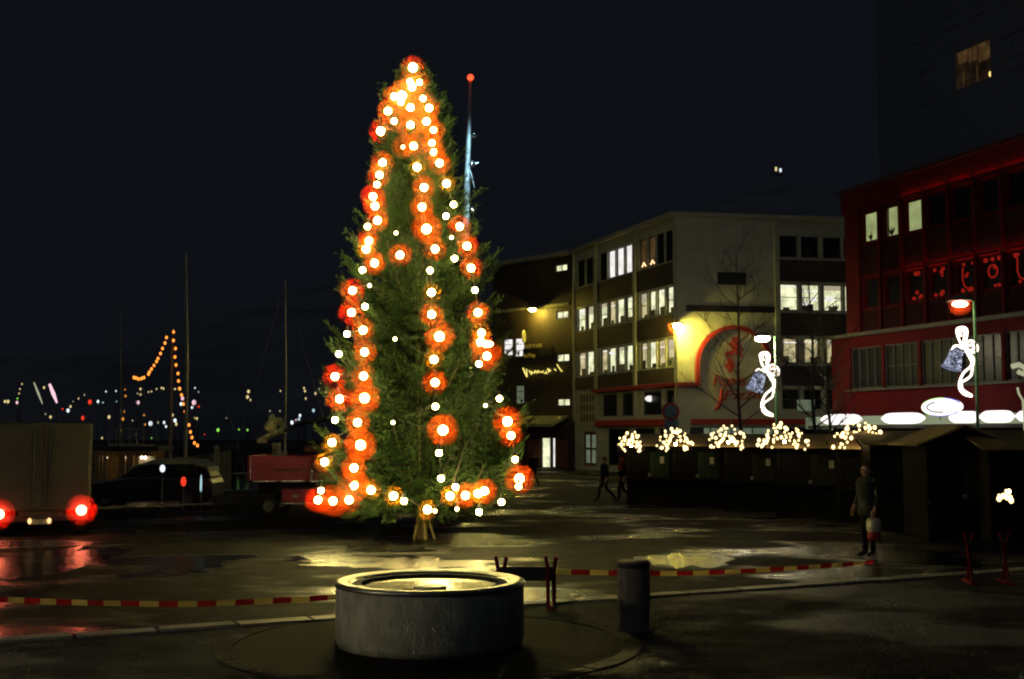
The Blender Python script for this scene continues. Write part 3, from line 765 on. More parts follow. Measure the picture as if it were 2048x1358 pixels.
# ------------------------------------------------------------------ the dark building at the end of the street
D0, D1 = P(985, 940, 91.5), P(1149, 937, 84.8)
FD = Fac(D0, D1); db = thing('dark_building', 'dark clad building with a neon sign and a lit doorway under an awning', 'building', (D0.x, D0.y, 0))
DW = []
def drect(px0, px1, py0, py1):
    a = FD.uv(px0, py1); b = FD.uv(px1, py0); return (a[0], b[0], a[1], b[1])
small = [drect(1110, 1134, 527, 544), drect(1112, 1136, 621, 638), drect(1113, 1138, 707, 724), drect(1114, 1139, 797, 812)]
tall = [drect(1006, 1025, 677, 712), drect(1029, 1048, 675, 714), drect(1030, 1048, 770, 808)]
door = [drect(1082, 1100, 875, 935), drect(1103, 1110, 875, 935)]
mb = MB(); FD.wall(mb, 0, FD.L, 0, 15.2, small + tall + door); mb.build('wall', 'dark_clad', db)
body(db, [xy(FD.pt(0, 0, -.26)), xy(FD.pt(FD.L, 0, -.26)), xy(FD.pt(FD.L, 0, -12)), xy(FD.pt(0, 0, -12))], 15.1, 'dark_wall')
FD.part('roof', -.2, FD.L - .3, 15.2, 15.5, -12, .4, 'pilaster_beige', db)
FD.part('ledge', 0, FD.L - .4, 11.6, 11.8, .003, .12, 'pilaster_beige', db)
for r in small: FD.window(db, *r, 'win_cream', mull=1, fw=.05)
for r in tall: FD.window(db, *r, 'win_white' if r[3] > 8 else 'win_dimgreen', bars=2, plant=True, fw=.05)
FD.window(db, *door[0], 'win_cream', fw=.05, name='door'); FD.window(db, *door[1], 'win_white', fw=.05, name='door')
for px0, px1 in ((1056, 1080), (1113, 1135)):
    r = drect(px0, px1, 880, 935); FD.part('door_panel', r[0], r[1], .1, r[3], .003, .06, 'brown_door', db)
r = drect(1054, 1138, 844, 858); mb = MB()
mb.add([FD.pt(r[0], 3.15, 1.5), FD.pt(r[1] - .2, 3.15, 1.5), FD.pt(r[1], 3.75, .01), FD.pt(r[0], 3.75, .01), FD.pt(r[0], 2.95, 1.5), FD.pt(r[1] - .2, 2.95, 1.5), FD.pt(r[1], 3.6, .01), FD.pt(r[0], 3.6, .01)], [(0, 1, 2, 3), (7, 6, 5, 4), (4, 5, 1, 0), (5, 6, 2, 1), (7, 4, 0, 3)])
mb.build('awning', 'awning', db)
r = drect(1048, 1108, 696, 718); sb = FD.part('sign_board', r[0], r[1], r[2], r[3] + .1, .01, .12, 'sign_black', db)
u, v = FD.uv(1051, 701); text_obj('lettering', 'KREDITTKASSEN', .42, 'letter_gold', FD.pt(u, v + .12, .15), FD.u, (0, 0, 1), sb, .02, 0, 1.9)
u, v = FD.uv(1050, 716); text_obj('lettering', 'Nord-Norge', .45, 'letter_gold', FD.pt(u, v, .15), FD.u, (0, 0, 1), sb, .02, 0, 1.25)
# neon script: strokes as they stand on the wall
def fstroke(pts, r, m, name, parent, F, o=.15):
    mb = MB(); mb.tube([F.pt(*F.uv(x, y), o) for x, y in pts], r, 5); return mb.build(name, m, parent)
ns = fstroke([(1049, 736), (1053, 746), (1057, 754)], .05, 'neon_yellow', 'neon_sign', db, FD)
for st in ([(1057, 754), (1056, 738)], [(1061, 741), (1066, 749), (1066, 742)], [(1067, 745), (1072, 746), (1073, 741)], [(1074, 742), (1076, 746), (1079, 741), (1081, 746)], [(1083, 743), (1087, 745), (1090, 742)], [(1091, 746), (1097, 747), (1095, 742)], [(1098, 737), (1101, 743), (1105, 741)], [(1100, 745), (1102, 738)], [(1112, 738), (1115, 741)], [(1117, 729), (1122, 737), (1127, 743)]):
    fstroke(st, .04, 'neon_yellow', 'neon_letter', ns, FD)
u, v = FD.uv(1062, 674); mb = MB(); c = FD.pt(u, v, .7)
sign_axis = Vector((.96, -.28, 0)).normalized(); sign_x, sign_y = basis(sign_axis)
mb.lathe([(.01, -.05), (.46, -.05), (.49, 0), (.46, .05), (.01, .05)], c, 24, 0, Matrix((sign_x, sign_y, sign_axis)).transposed()); mb.build('round_sign', 'pale_plate', db, smooth=False)
# wall lamp that washes the cladding
u, v = FD.uv(1080, 620); lp = FD.pt(u, v, .75)
wl = thing('wall_lamp', 'bright lamp on a bracket washing the dark cladding above the sign board', 'lamp', FD.pt(u, v, 0))
mb = MB(); mb.tube([FD.pt(u, v + .25, .01), FD.pt(u, v + .35, .4), lp + Vector((0, 0, .2))], .04, 6); mb.build('bracket', 'lamp_metal', wl)
mb = MB(); mb.lathe([(.05, .36), (.36, .26), (.5, .02), (.48, .0), (.34, .22), (.05, .3)], lp, 16); mb.build('shade', 'lamp_metal', wl, smooth=True)
mb = MB(); mb.ball(lp, .2, 12, 8, (1.3, 1, .8)); lb_ = mb.build('lamp_bulb', 'sodium', wl, smooth=True); lamp_light('lamp_light', 'sodium', .2, lp - Vector((0, 0, .08)), lb_)

# ------------------------------------------------------------------ the red building
D, Ee = P(1700, 960, 60), P(2048, 960, 49)
FQ = Fac(D, Ee); rb = thing('red_building', 'red shop building with red neon window heads and white lit canopy', 'building', (D.x, D.y, 0))
QL = 22.0; QW = []
for k in range(12):
    u0 = 1.5 + k * 1.63
    QW += [(u0, u0 + 1.12, 11.82, 13.3, 3, k), (u0, u0 + 1.12, 8.55, 10.02, 2, k)]
for k in range(8): QW.append((.25 + k * 2.65, 2.7 + k * 2.65, 4.66, 6.7, 1, k))
mb = MB(); FQ.wall(mb, 0, QL, 0, 14.5, [r[:4] for r in QW]); mb.build('wall', 'red_wall', rb)
mb = MB(); FQ.wall(mb, -1.35, -.003, 0, 7.3, []); mb.quad(FQ.pt(-1.35, 0), FQ.pt(-1.35, 7.3), FQ.pt(-1.35, 7.3, -6), FQ.pt(-1.35, 0, -6)); mb.quad(FQ.pt(-1.35, 7.3), FQ.pt(0, 7.3), FQ.pt(0, 7.3, -6), FQ.pt(-1.35, 7.3, -6)); mb.build('side_wing', 'red_wall', rb)
body(rb, [xy(FQ.pt(.01, 0, -.26)), xy(FQ.pt(QL, 0, -.26)), xy(FQ.pt(QL, 0, -14)), xy(FQ.pt(.01, 0, -14))], 14.4, 'red_dark')
FQ.part('roof', -.1, QL, 14.5, 14.7, -14, .25, 'red_dark', rb)
FQ.part('fascia', -.1, QL, 13.48, 14.5, .003, .12, 'red_wall', rb)
FQ.part('ledge', -1.4, QL, 7.25, 7.42, .003, .3, 'frame_pale', rb)
FQ.part('sill', -.05, QL, 4.55, 4.64, .003, .18, 'frame_pale', rb)
for (u0, u1, v0, v1, row, k) in QW:
    if row == 3:
        w = FQ.window(rb, u0, u1, v0, v1, 'win_green' if k < 3 else 'dark_glass', 'red_wall', fw=.07, plant=k in (0, 1), curtain=.16 if k == 1 else 0)
        if k == 2:
            mb = MB(); mb.ball(FQ.pt(u0 + .6, v0 + .35, -.1), .3, 10, 6, (1, .3, .9)); mb.build('desk_lamp', 'win_green', w, smooth=True)
    elif row == 2:
        w = FQ.window(rb, u0, u1, v0, v1, 'dark_glass', 'red_wall', fw=.07)
        if k >= 2:
            mb = MB(); um = (u0 + u1) / 2
            for j in range(9): mb.ball(FQ.pt(um + random.uniform(-.42, .42), random.choice([v0 + .16, v1 - .18, random.uniform(v0 + .2, v1 - .2)]), -.09), random.uniform(.05, .11), 6, 4, (1, .4, 1))
            if k in (5,): mb.tube([FQ.pt(um + .27 * math.cos(a * PI / 6), (v0 + v1) / 2 + .27 * math.sin(a * PI / 6) + .05, -.09) for a in range(13)], .04, 5)
            elif k in (4, 6, 9): mb.tube([FQ.pt(um + a, v, -.09) for a, v in ((-.2, v1 - .3), (-.23, v0 + .65), (-.12, v0 + .35), (.12, v0 + .22), (.36, v0 + .26))], .035, 5)
            mb.build('window_ornament', 'neon_dim', w)
    else: FQ.window(rb, u0, u1, v0, v1, 'dark_glass', 'frame_pale', mull=3, bars=1 if k % 2 else 0, fw=.06)
for k in range(13): FQ.part('mullion', 1.5 + k * 1.63 - .33, 1.5 + k * 1.63 - .18, 7.45, 13.45, .003, .16, 'red_wall', rb)
for k in range(12):
    u0 = 1.5 + k * 1.63
    for v0, v1 in ((10.25, 11.7), (7.5, 8.45)): FQ.part('spandrel', u0 - .1, u0 + 1.22, v0, v1, .003, .04, 'spandrel_dark', rb)
for v, ks in ((13.5, (2, 3, 4, 5, 6, 8, 9)), (10.12, (2, 3, 4, 5, 6, 7, 8))):
    for k in ks:
        u0 = 1.5 + k * 1.63; mb = MB(); mb.tube([FQ.pt(u0 - .08, v + .02, .17), FQ.pt(u0 + 1.18, v + .02, .17)], .02, 6); nt_ = mb.build('neon_tube', 'neon_red', rb); FQ.part('trough', u0 - .12, u0 + 1.22, v - .06, v - .02, .125, .26, 'red_wall', nt_); FQ.part('trough_lip', u0 - .12, u0 + 1.22, v - .02, v + .05, .24, .26, 'red_wall', nt_)  # trough and lip added to hide the tube; its red washes the wall
        for e in (u0 - .12, u0 + 1.2): FQ.part('trough_end', e, e + .02, v - .02, v + .05, .125, .238, 'red_wall', nt_)
cn = FQ.part('canopy', -1.6, QL, 2.72, 2.86, .003, 1.3, 'frame_pale', rb)
FQ.part('canopy_fascia', -1.0, QL, 2.88, 3.3, 1.05, 1.25, 'canopy_pale', rb)
def lightbox(px0, px1, v0=2.9, v1=3.42):
    u0, u1 = FQ.uv(px0, 840)[0], FQ.uv(px1, 840)[0]
    mb = MB(); pts = []; n = 10
    for k in range(n + 1):
        u = u0 + (u1 - u0) * k / n; h = 1 - .75 * abs(2 * k / n - 1) ** 5; pts.append((u, h))
    mb.tube([FQ.pt(u, (v0 + v1) / 2, 1.32) for u, h in pts], [h * (v1 - v0) / 2 for u, h in pts], 10); return mb.build('lightbox', 'lightbox', rb, smooth=True)
lightbox(1688, 1770); lightbox(1812, 1898); lightbox(1950, 2010); lightbox(2014, 2080); lightbox(2086, 2180)
u0, v0 = FQ.uv(1905, 822); u1, _ = FQ.uv(1985, 818)
# the oval sign over the canopy
os_ = thing('oval_sign', 'lit white oval sign with a green and blue rim above the canopy', 'sign', FQ.pt((u0 + u1) / 2, 3.3, 1.6))
cu, cv, ru, rv = (u0 + u1) / 2, v0 + .14, (u1 - u0) / 2, .37
mb = MB(); pl = [(math.cos(a * PI / 16) * ru, math.sin(a * PI / 16) * rv) for a in range(32)]
mb.prism(pl, FQ.pt(cu, cv, 1.5), FQ.u, (0, 0, 1), FQ.n, .16); mb.build('sign_face', 'lightbox', os_)
for m_, a0, a1 in (('neon_green', 7, 21), ('neon_blue', 2, 7), ('neon_blue', 21, 29)):
    mb = MB(); mb.tube([FQ.pt(cu + math.cos(a * PI / 16) * ru, cv + math.sin(a * PI / 16) * rv, 1.62) for a in range(a0, a1 + 1)], .035, 6); mb.build('rim_tube', m_, os_)
mb = MB(); mb.tube([FQ.pt(cu + math.cos(a * PI / 16) * ru * .68, cv + math.sin(a * PI / 16) * rv * .6, 1.68) for a in range(10, 26)], .03, 5); mb.build('inner_mark', 'sign_blue', os_)
mb = MB(); mb.tube([FQ.pt(cu - .5, 3.0, 1.2), FQ.pt(cu - .5, cv, 1.5)], .03, 5); mb.tube([FQ.pt(cu + .5, 3.0, 1.2), FQ.pt(cu + .5, cv, 1.5)], .03, 5); mb.build('bracket', 'lamp_metal', os_)

# ------------------------------------------------------------------ tall block behind
T0, T1 = P(1772, 900, 112), P(2120, 900, 92)
FT = Fac(T0, T1); tw = thing('tower_block', 'tall unlit block behind the red building with one dim amber room', 'building', (T0.x, T0.y, 0))
TW = []
for fl in range(14):
    for k in range(6): TW.append((1.6 + k * 3.7, 4.2 + k * 3.7, 4 + fl * 2.9, 5.9 + fl * 2.9))
body(tw, [xy(FT.pt(0, 0, -.26)), xy(FT.pt(25, 0, -.26)), xy(FT.pt(25, 0, -14)), xy(FT.pt(0, 0, -14))], 46, 'dark_wall')
lu, lv = FT.uv(1945, 130); near = min(TW, key=lambda r: abs((r[0] + r[1]) / 2 - lu) + abs((r[2] + r[3]) / 2 - lv))
TW = [r for r in TW if r is not near and abs(r[0] - lu) < 8 and abs(r[2] - lv) < 6 and not (r[1] > lu - 2.4 and r[0] < lu + 2.4 and r[3] > lv - 1.9 and r[2] < lv + 1.9)]
near = (lu - 2.2, lu + 2.2, lv - 1.7, lv + 1.7); TW.append(near)
mb = MB(); FT.wall(mb, 0, 25, 0, 46, TW, .03); mb.build('wall', 'tower_wall', tw)
for r in TW:
    if r[3] < 13: continue
    w = FT.window(tw, *r, 'tower_room' if r is near else 'tower_blind', 'tower_wall', mull=1, depth=.06 if r is near else .03)
    if r is near:
        for f0, f1, g0 in ((.1, .36, .66), (.38, .62, .6), (.66, .98, .5)):
            FT.part('valance', r[0] + (r[1] - r[0]) * f0, r[0] + (r[1] - r[0]) * f1, r[2] + (r[3] - r[2]) * g0, r[3] - .15, -.05, -.03, 'win_amber', w)
        for f0 in (.22, .6): FT.part('post', r[0] + (r[1] - r[0]) * f0, r[0] + (r[1] - r[0]) * f0 + .1, r[2] + .1, r[2] + 1.5, -.05, -.03, 'win_amber', w)
        mb = MB(); mb.ball(FT.pt(r[1] - .2, r[2] + .35, -.08), .14, 8, 6, (1, 1, 1.8)); mb.build('table_lamp', 'kiosk_glow', w, smooth=True)

# ------------------------------------------------------------------ market stalls
def make_stall(name, w, d, h, ridge, label, m_front, along=True, closed_boards=6):
    """closed wooden booth: front faces -y, base on z=0; along=True puts the ridge along x"""
    t = thing(name, label, 'market stall', (0, 0, 0), 'closed market stalls on the square'); x = w / 2
    mb = MB(); mb.box(-x, x, 0, .08, .08, .95); mb.box(-x, x, d - .08, d, .08, h); mb.box(-x, -x + .08, .08, d - .08, .08, h); mb.box(x - .08, x, .08, d - .08, .08, h)
    mb.box(-x, x, 0, .08, h - .18, h); mb.build('wall', 'stall_wall', t)
    n = closed_boards
    for k in range(n):
        a = -x + .12 + (w - .24) * k / n; mb = MB(); mb.box(a + .008, a + (w - .24) / n - .008, -.02 - .004 * (k % 2), .03, .97, h - .2); mb.build('shutter_board', 'stall_shade' if k < n * .42 else m_front, t)  # left boards coloured darker, for the stall face lying in shade
    mb = MB(); mb.box(-x - .02, x + .02, -.28, .0, .9, .95); mb.build('counter', 'stall_trim', t)
    mb = MB(); mb.box(-x - .05, x + .05, -.06, d + .05, 0, .08); mb.build('plinth', 'stall_trim', t)
    for s in (-1, 1):
        mb = MB(); mb.box(s * (x - .05) - .06, s * (x - .05) + .06, -.05, .06, .08, h - .003); mb.build('post', 'stall_trim', t)
    o = .28; mb = MB()
    if along: A_ = [(-x - o, -o - .1, h), (x + o, -o - .1, h), (x + o, d / 2, ridge), (-x - o, d / 2, ridge), (x + o, d + o, h), (-x - o, d + o, h)]; fs = [((0, 1, 2, 3)), ((3, 2, 4, 5))]
    else: A_ = [(-x - o, -o, h), (0, -o, ridge), (0, d + o, ridge), (-x - o, d + o, h), (x + o, -o, h), (x + o, d + o, h)]; fs = [(0, 1, 2, 3), (1, 4, 5, 2)]
    k = len(A_); up = [(p[0], p[1], p[2] + .05) for p in A_]
    mb.add(A_ + up, [tuple(reversed(f)) for f in fs] + [tuple(i + k for i in f) for f in fs])
    e = (0, 1, 2, 4, 5, 3) if along else (0, 1, 4, 5, 2, 3)
    ring_ = [(0, 1), (1, 2), (2, 4), (4, 5), (5, 3), (3, 0)] if along else [(0, 1), (1, 4), (4, 5), (5, 2), (2, 3), (3, 0)]
    for a, b in ring_: mb.add([A_[a], A_[b], up[b], up[a]], [(0, 1, 2, 3)])
    rf = mb.build('roof', 'stall_roof', t)
    mb = MB()
    if along:
        for s in (-1, 1): mb = MB(); mb.add([(s * x, 0, h), (s * x, d / 2, ridge - .06), (s * x, d, h), (s * (x - .05), 0, h), (s * (x - .05), d / 2, ridge - .06), (s * (x - .05), d, h)], [(0, 1, 2), (5, 4, 3), (0, 3, 4, 1), (1, 4, 5, 2)]); mb.build('gable', 'stall_trim', t)
    else:
        for y in (0, d - .05): mb = MB(); mb.add([(-x, y, h), (0, y, ridge - .06), (x, y, h), (-x, y + .05, h), (0, y + .05, ridge - .06), (x, y + .05, h)], [(0, 1, 2), (5, 4, 3), (0, 3, 4, 1), (1, 4, 5, 2)]); mb.build('gable', 'stall_trim', t)
    mb = MB(); mb.box(x - .42, x - .28, -.045, -.026, 1.45, 1.68); mb.build('plate', 'pale_plate', t)
    mb = MB(); mb.box(-.05, .05, -.05, -.02, 1.0, 1.1); mb.build('latch', 'lamp_metal', t)
    return t
spots = [(1300, 1010, 20, 1.6, 'closed stall farthest along the row, next to the two walkers', 'stall_green', 1262),
         (1396, 1014, 20, 1.7, 'closed stall second along the row from the two walkers', 'stall_green', 1350),
         (1505, 1022, 18, 1.75, 'closed stall in the middle of the row, before the leafless tree', 'stall_brown', 1455),
         (1622, 1034, 16, 1.95, 'closed stall fourth along the row from the two walkers', 'stall_brown', 1567),
         (1762, 1046, 12, 2.2, 'closed stall behind the man in the checked jacket', 'stall_green', 1720)]
amb = MB(); amb.ball((0, 0, 0), .032, 8, 5, (1, 1, 1.15)); FB1 = amb.mesh('fairy_bulb', 'fairy', smooth=True)
amb = MB(); amb.ball((0, 0, 0), .052, 8, 6, (1, 1, 1.15)); FB2 = amb.mesh('fairy_bulb_big', 'fairy', smooth=True)
names = ['farthest', 'second', 'middle', 'fourth', 'nearest']
def light_arch(c, w, h, nb, label, rz, full=True):
    t = thing('light_arch', label, 'light arch', c, 'arches of warm fairy lights over the stalls')
    ux = Vector((math.cos(rz), math.sin(rz), 0)); mb = MB()
    for rr in (.62, .95): mb.tube([c + ux * (rr * w * math.cos(a * PI / 12)) + Vector((0, 0, rr * h * math.sin(a * PI / 12))) for a in range(13)], .012, 4)
    mb.build('wire_frame', 'black_cable', t)
    for k in range(nb):
        a = PI * (k + .5) / nb + random.uniform(-.12, .12); r = random.uniform(.42, 1.06)
        p = c + ux * (r * w * math.cos(a)) + Vector((0, random.uniform(-.1, .1), r * h * math.sin(a)))
        bo_ = put('bulb', FB2 if random.random() < .3 else FB1, p, t)
    d = bpy.data.lights.new('arch_light', 'POINT'); d.color = (1, .72, .3); d.energy = 4 * PI * PI * .038 ** 2 * 3.4 * nb; d.shadow_soft_size = .04
    al = bpy.data.objects.new('arch_light', d); COL.objects.link(al); al.parent = bo_; al.location = c + Vector((0, -.15, .2)) - OFF[bo_]; d.cycles.use_multiple_importance_sampling = True; al.visible_camera = True
for i, (px, py, rot, w, lab, m_, apx) in enumerate(spots):
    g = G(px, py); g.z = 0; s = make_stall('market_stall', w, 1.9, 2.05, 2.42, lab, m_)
    rz = -math.radians(rot); s.location = g; s.rotation_euler = (0, 0, rz)
    aw = (.48, .62, .62, .7, .7)[i]; nb = (44, 52, 46, 56, 46)[i]
    c = P(apx, (903, 900, 897, 897, 897)[i], g.y - .45); light_arch(c, aw, .72, nb, 'arch of fairy lights over the %s stall of the row' % ('farthest', 'second', 'middle', 'fourth', 'fifth')[i], rz)
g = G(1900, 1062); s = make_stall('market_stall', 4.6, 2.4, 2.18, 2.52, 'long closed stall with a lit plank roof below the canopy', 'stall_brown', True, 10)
s.location = (g.x + .7, g.y + 1.2, 0); s.rotation_euler = (0, 0, math.radians(-4))
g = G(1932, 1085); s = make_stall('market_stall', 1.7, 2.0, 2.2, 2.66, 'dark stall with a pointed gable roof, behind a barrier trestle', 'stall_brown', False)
s.location = (g.x, g.y, 0); s.rotation_euler = (0, 0, math.radians(-3))
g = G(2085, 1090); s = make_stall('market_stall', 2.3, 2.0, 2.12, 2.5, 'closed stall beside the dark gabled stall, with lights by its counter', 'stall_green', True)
s.location = (g.x, g.y, 0)
c = P(2012, 1002, 24.6); light_arch(c, .16, .2, 9, 'small knot of fairy lights hanging low by a stall counter', 0)

# ------------------------------------------------------------------ leafless street trees
def bare_tree(loc, h, label, seed, lean=0.0, r0=.1):
    rnd = random.Random(seed); t = thing('bare_tree', label, 'tree', loc, 'leafless street trees behind the stalls'); tr = MB(); br = MB()
    pts = [Vector(loc) + Vector((lean * h * k / 8 + rnd.uniform(-.05, .05), rnd.uniform(-.05, .05), h * k / 8)) for k in range(9)]
    tr.tube(pts, [r0 * (1 - .88 * k / 8) for k in range(9)], 8); tr.build('trunk', 'twig', t, smooth=True)
    def grow(p, d, L, r, lev):
        q = [p]; 
        for k in range(4):
            d = (d + Vector((rnd.uniform(-.18, .18), rnd.uniform(-.18, .18), rnd.uniform(-.05, .16)))).normalized(); q.append(q[-1] + d * L / 4)
        br.tube(q, [r * (1 - .2 * k) for k in range(5)], 4, cap=False)
        if lev < 3:
            for k in range(4 if lev < 2 else 3):
                b = q[rnd.randint(1, 4)]; ax = Vector((rnd.uniform(-1, 1), rnd.uniform(-1, 1), rnd.uniform(-.2, .8))).normalized()
                grow(b, (d * .7 + ax * .7).normalized(), L * rnd.uniform(.4, .65), r * .5, lev + 1)
    for k in range(22):
        f = 2 + 6 * (k + .5) / 22; i = min(int(f), 7); p = pts[i].lerp(pts[i + 1], f - i); a = k * 2.4 + rnd.random()
        grow(p, Vector((math.cos(a), math.sin(a), .75)).normalized(), h * .28 * (1.15 - f / 10), .042 * (1.1 - f / 10), 1)
    br.build('branches', 'twig', t)
for px, Y, h, lab, sd, ln in ((1484, 52, 10.6, 'leafless thin tree in front of the red arch sign', 3, -.012), (1634, 50, 10.2, 'leafless thin tree in front of the lit upper windows', 5, -.02), (1664, 53, 7.5, 'short leafless tree beside the red building', 8, -.03)):
    p = P(px, 970, Y); bare_tree(Vector((p.x, p.y, 0)), h, lab, sd, ln)

# ------------------------------------------------------------------ street lamps
def street_lamp(base, head, label, core, m_pole, size=.26, elong=(1.5, 1, .6), housing=True, r=.06, halo=None):
    t = thing('street_lamp', label, 'street lamp', base); base = Vector(base); head = Vector(head)
    top = Vector((base.x, base.y, head.z + .35))
    mb = MB(); mb.tube([base, base + Vector((0, 0, 1)), top - Vector((0, 0, .2))], [r * 1.5, r, r * .8], 10); mb.build('pole', m_pole, t, smooth=True)
    mb = MB(); mb.tube([top - Vector((0, 0, .25)), top.lerp(head + Vector((0, 0, .3)), .5) + Vector((0, 0, .08)), head + Vector((0, 0, .22))], r * .6, 8); mb.build('arm', m_pole, t, smooth=True)
    mb = MB(); mb.lathe([(.04, .3), (.28, .24), (.44, .13), (.46, .1), (.3, .14), (.05, .2)], head, 18); mb.build('housing', 'lamp_metal', t, smooth=True)
    mb = MB(); mb.ball(head, size, 14, 8, elong); lb_ = mb.build('lamp_bulb', core, t, smooth=True)
    lamp_light('lamp_light', core, size * (elong[0] if elong[2] > .7 else 1.25), head - Vector((0, 0, .06)), lb_)
    if halo:
        mb = MB(); mb.ball(head, halo[0], 24, 14); mb.build('lamp_halo', halo[1], t, smooth=True)  # scattering ball added for the glow round the lamp, not a fitting
    return t
# lamp standing at the corner of the beige building
h = P(1355, 652, 69.25); street_lamp((h.x - .12, h.y - .2, 0), h, 'street lamp blazing at the corner of the beige building', 'corner_hot', 'lamp_metal', .24, (1, 1, .85), halo=(.62, 'lantern_halo'))
h1 = P(1525, 678, 55); b1_ = P(1554, 900, 55); street_lamp((b1_.x, b1_.y, 0), h1, 'street lamp carrying the bell decoration before the red arch sign', 'lamp_square', 'green_pole', .22)
h2 = P(1920, 608, 41); b2_ = P(1957, 900, 41); street_lamp((b2_.x, b2_.y, 0), h2, 'street lamp carrying the bell decoration before the red building', 'lamp_white', 'green_pole', .18, halo=(.42, 'lantern_halo_red'))
# lamps that light the street behind the spruce and the near corner of the square
street_lamp((-2.3, 66, 0), (-1.5, 66, 7.4), 'street lamp behind the spruce, lighting the street beyond', 'street_hot', 'lamp_metal', .3)
street_lamp((-11.5, 9.0, 0), (-11, 9.0, 4.0), 'lit street lamp on a short pole beside the near kerb of the square', 'plaza_lamp', 'lamp_metal', .26)

# ------------------------------------------------------------------ bell decorations of light tube
def bell(cx, cy, Y, sc, label):
    """cx, cy: picture place of the bow; shapes in metres on a frame facing the square"""
    o = P(cx, cy, Y); t = thing('bell_decoration', label, 'decoration', o); k = sc
    def L(pts, y=0): return [o + Vector(((x - 400) * k, y, -(z - 330) * k)) for x, z in pts]
    def smooth(p, n=5):
        r = []
        for i in range(len(p) - 1):
            p0, p1, p2, p3 = p[max(i - 1, 0)], p[i], p[i + 1], p[min(i + 2, len(p) - 1)]
            for j in range(n):
                u = j / n; r.append(.5 * ((2 * p1) + (p2 - p0) * u + (2 * p0 - 5 * p1 + 4 * p2 - p3) * u * u + (3 * p1 - p0 - 3 * p2 + p3) * u ** 3))
        return r + [p[-1]]
    paths = [[(405, 340), (350, 210), (335, 120), (370, 90), (430, 88), (462, 125), (452, 210), (415, 340)], [(385, 200), (375, 130), (420, 120), (425, 210), (410, 300)],
             [(430, 330), (470, 265), (530, 258), (582, 320), (580, 375), (535, 395), (480, 370), (430, 335)], [(470, 320), (520, 300), (545, 345), (510, 360)],
             [(400, 350), (345, 315), (295, 325), (270, 375)], [(420, 340), (480, 450), (510, 530), (480, 585), (405, 650), (352, 760), (352, 850), (405, 915), (500, 940)],
             [(450, 380), (530, 470), (515, 580), (495, 680), (430, 735), (375, 770), (385, 850), (440, 895), (495, 925)]]
    for p in paths:
        mb = MB(); mb.tube(smooth(L(p)), 14 * k, 8); mb.build('light_tube', 'tube_white', t, smooth=True)
    # tinsel bell, tilted
    a = Vector(L([(340, 350)])[0]); b = Vector(L([(255, 600)])[0]); ax = (b - a); h = ax.length; ax.normalize(); x, y = basis(ax); M = Matrix((x, y, ax)).transposed()
    mb = MB(); w = 118 * k; mb.lathe([(.02 * w, 0), (.5 * w, .03 * h), (.68 * w, .2 * h), (.72 * w, .5 * h), (.82 * w, .78 * h), (1.08 * w, .98 * h), (1.0 * w, 1.0 * h), (.2 * w, .96 * h)], a + Vector((0, .05, 0)), 20, 0, M)
    bb = mb.build('bell_body', 'bell_glow', t, smooth=True)
    mb = MB(); rnd = random.Random(cx)
    for q in range(70):
        an = rnd.uniform(PI, 2 * PI) if False else rnd.uniform(0, 2 * PI); s = rnd.uniform(.1, 1); r = w * (.66 + .4 * s ** 3)
        mb.ball(a + M @ Vector((r * math.cos(an), r * math.sin(an), s * h)), rnd.uniform(.012, .035) * sc / .0045, 6, 4)
    mb.build('sparkle_lights', 'blue_spark', bb)
    mb = MB(); mb.tube(L([(560, 250), (640, 250)]), .02, 5); mb.tube(L([(500, 560), (640, 562)]), .02, 5); mb.tube(L([(490, 930), (640, 925)]), .015, 5); mb.build('bracket', 'lamp_metal', t)
bell(1925, 694, 41, 41 / 2400 / 6.17, 'lit bell and ribbon decoration hung in front of the red building')
bell(1530, 741, 55, 55 / 2400 / 6.6 * .98, 'lit bell and ribbon decoration hung before the red arch sign')
o = P(2046, 745, 40); t = thing('ribbon_decoration', 'yellow ribbon light partly in view beyond the oval sign', 'decoration', o); mb = MB()
mb.tube([o + Vector((x * .0166, 0, z * .0166)) for x, z in ((-22, 12), (-8, 16), (6, 8), (2, -4), (-10, 2))], .09, 8); mb.build('light_tube', 'far_dim', t, smooth=True)
mb = MB(); mb.tube([o + Vector((x * .0166, 0, z * .0166)) for x, z in ((-12, -30), (-10, -42), (-2, -56), (0, -120), (30, -200))], .035, 6); mb.build('hanger', 'far_dim', t, smooth=True)

# ------------------------------------------------------------------ traffic signs on a post
b = P(1347, 960, 48); t = thing('traffic_sign', 'post with a round red ringed sign over a blue square sign', 'sign', (b.x, b.y, 0))
mb = MB(); mb.tube([(b.x, b.y, 0), (b.x, b.y, 3.95)], .035, 8); mb.build('post', 'lamp_metal', t)
c = P(1341, 823, 47.9); mb = MB(); mb.lathe([(.01, -.02), (.36, -.02), (.36, .02), (.27, .022), (.27, .018), (.01, .018)], c, 24, 0, Matrix.Rotation(PI / 2, 3, 'X')); mb.build('round_plate', 'sign_red', t)
mb = MB(); mb.lathe([(.01, .024), (.26, .024)], c, 24, 0, Matrix.Rotation(PI / 2, 3, 'X')); mb.build('round_face', 'sign_blue', t)
c = P(1343, 854, 47.9); mb = MB(); mb.obox(c, (.27, 0, 0), (0, .02, 0), (0, 0, .3)); mb.build('square_plate', 'sign_blue', t)

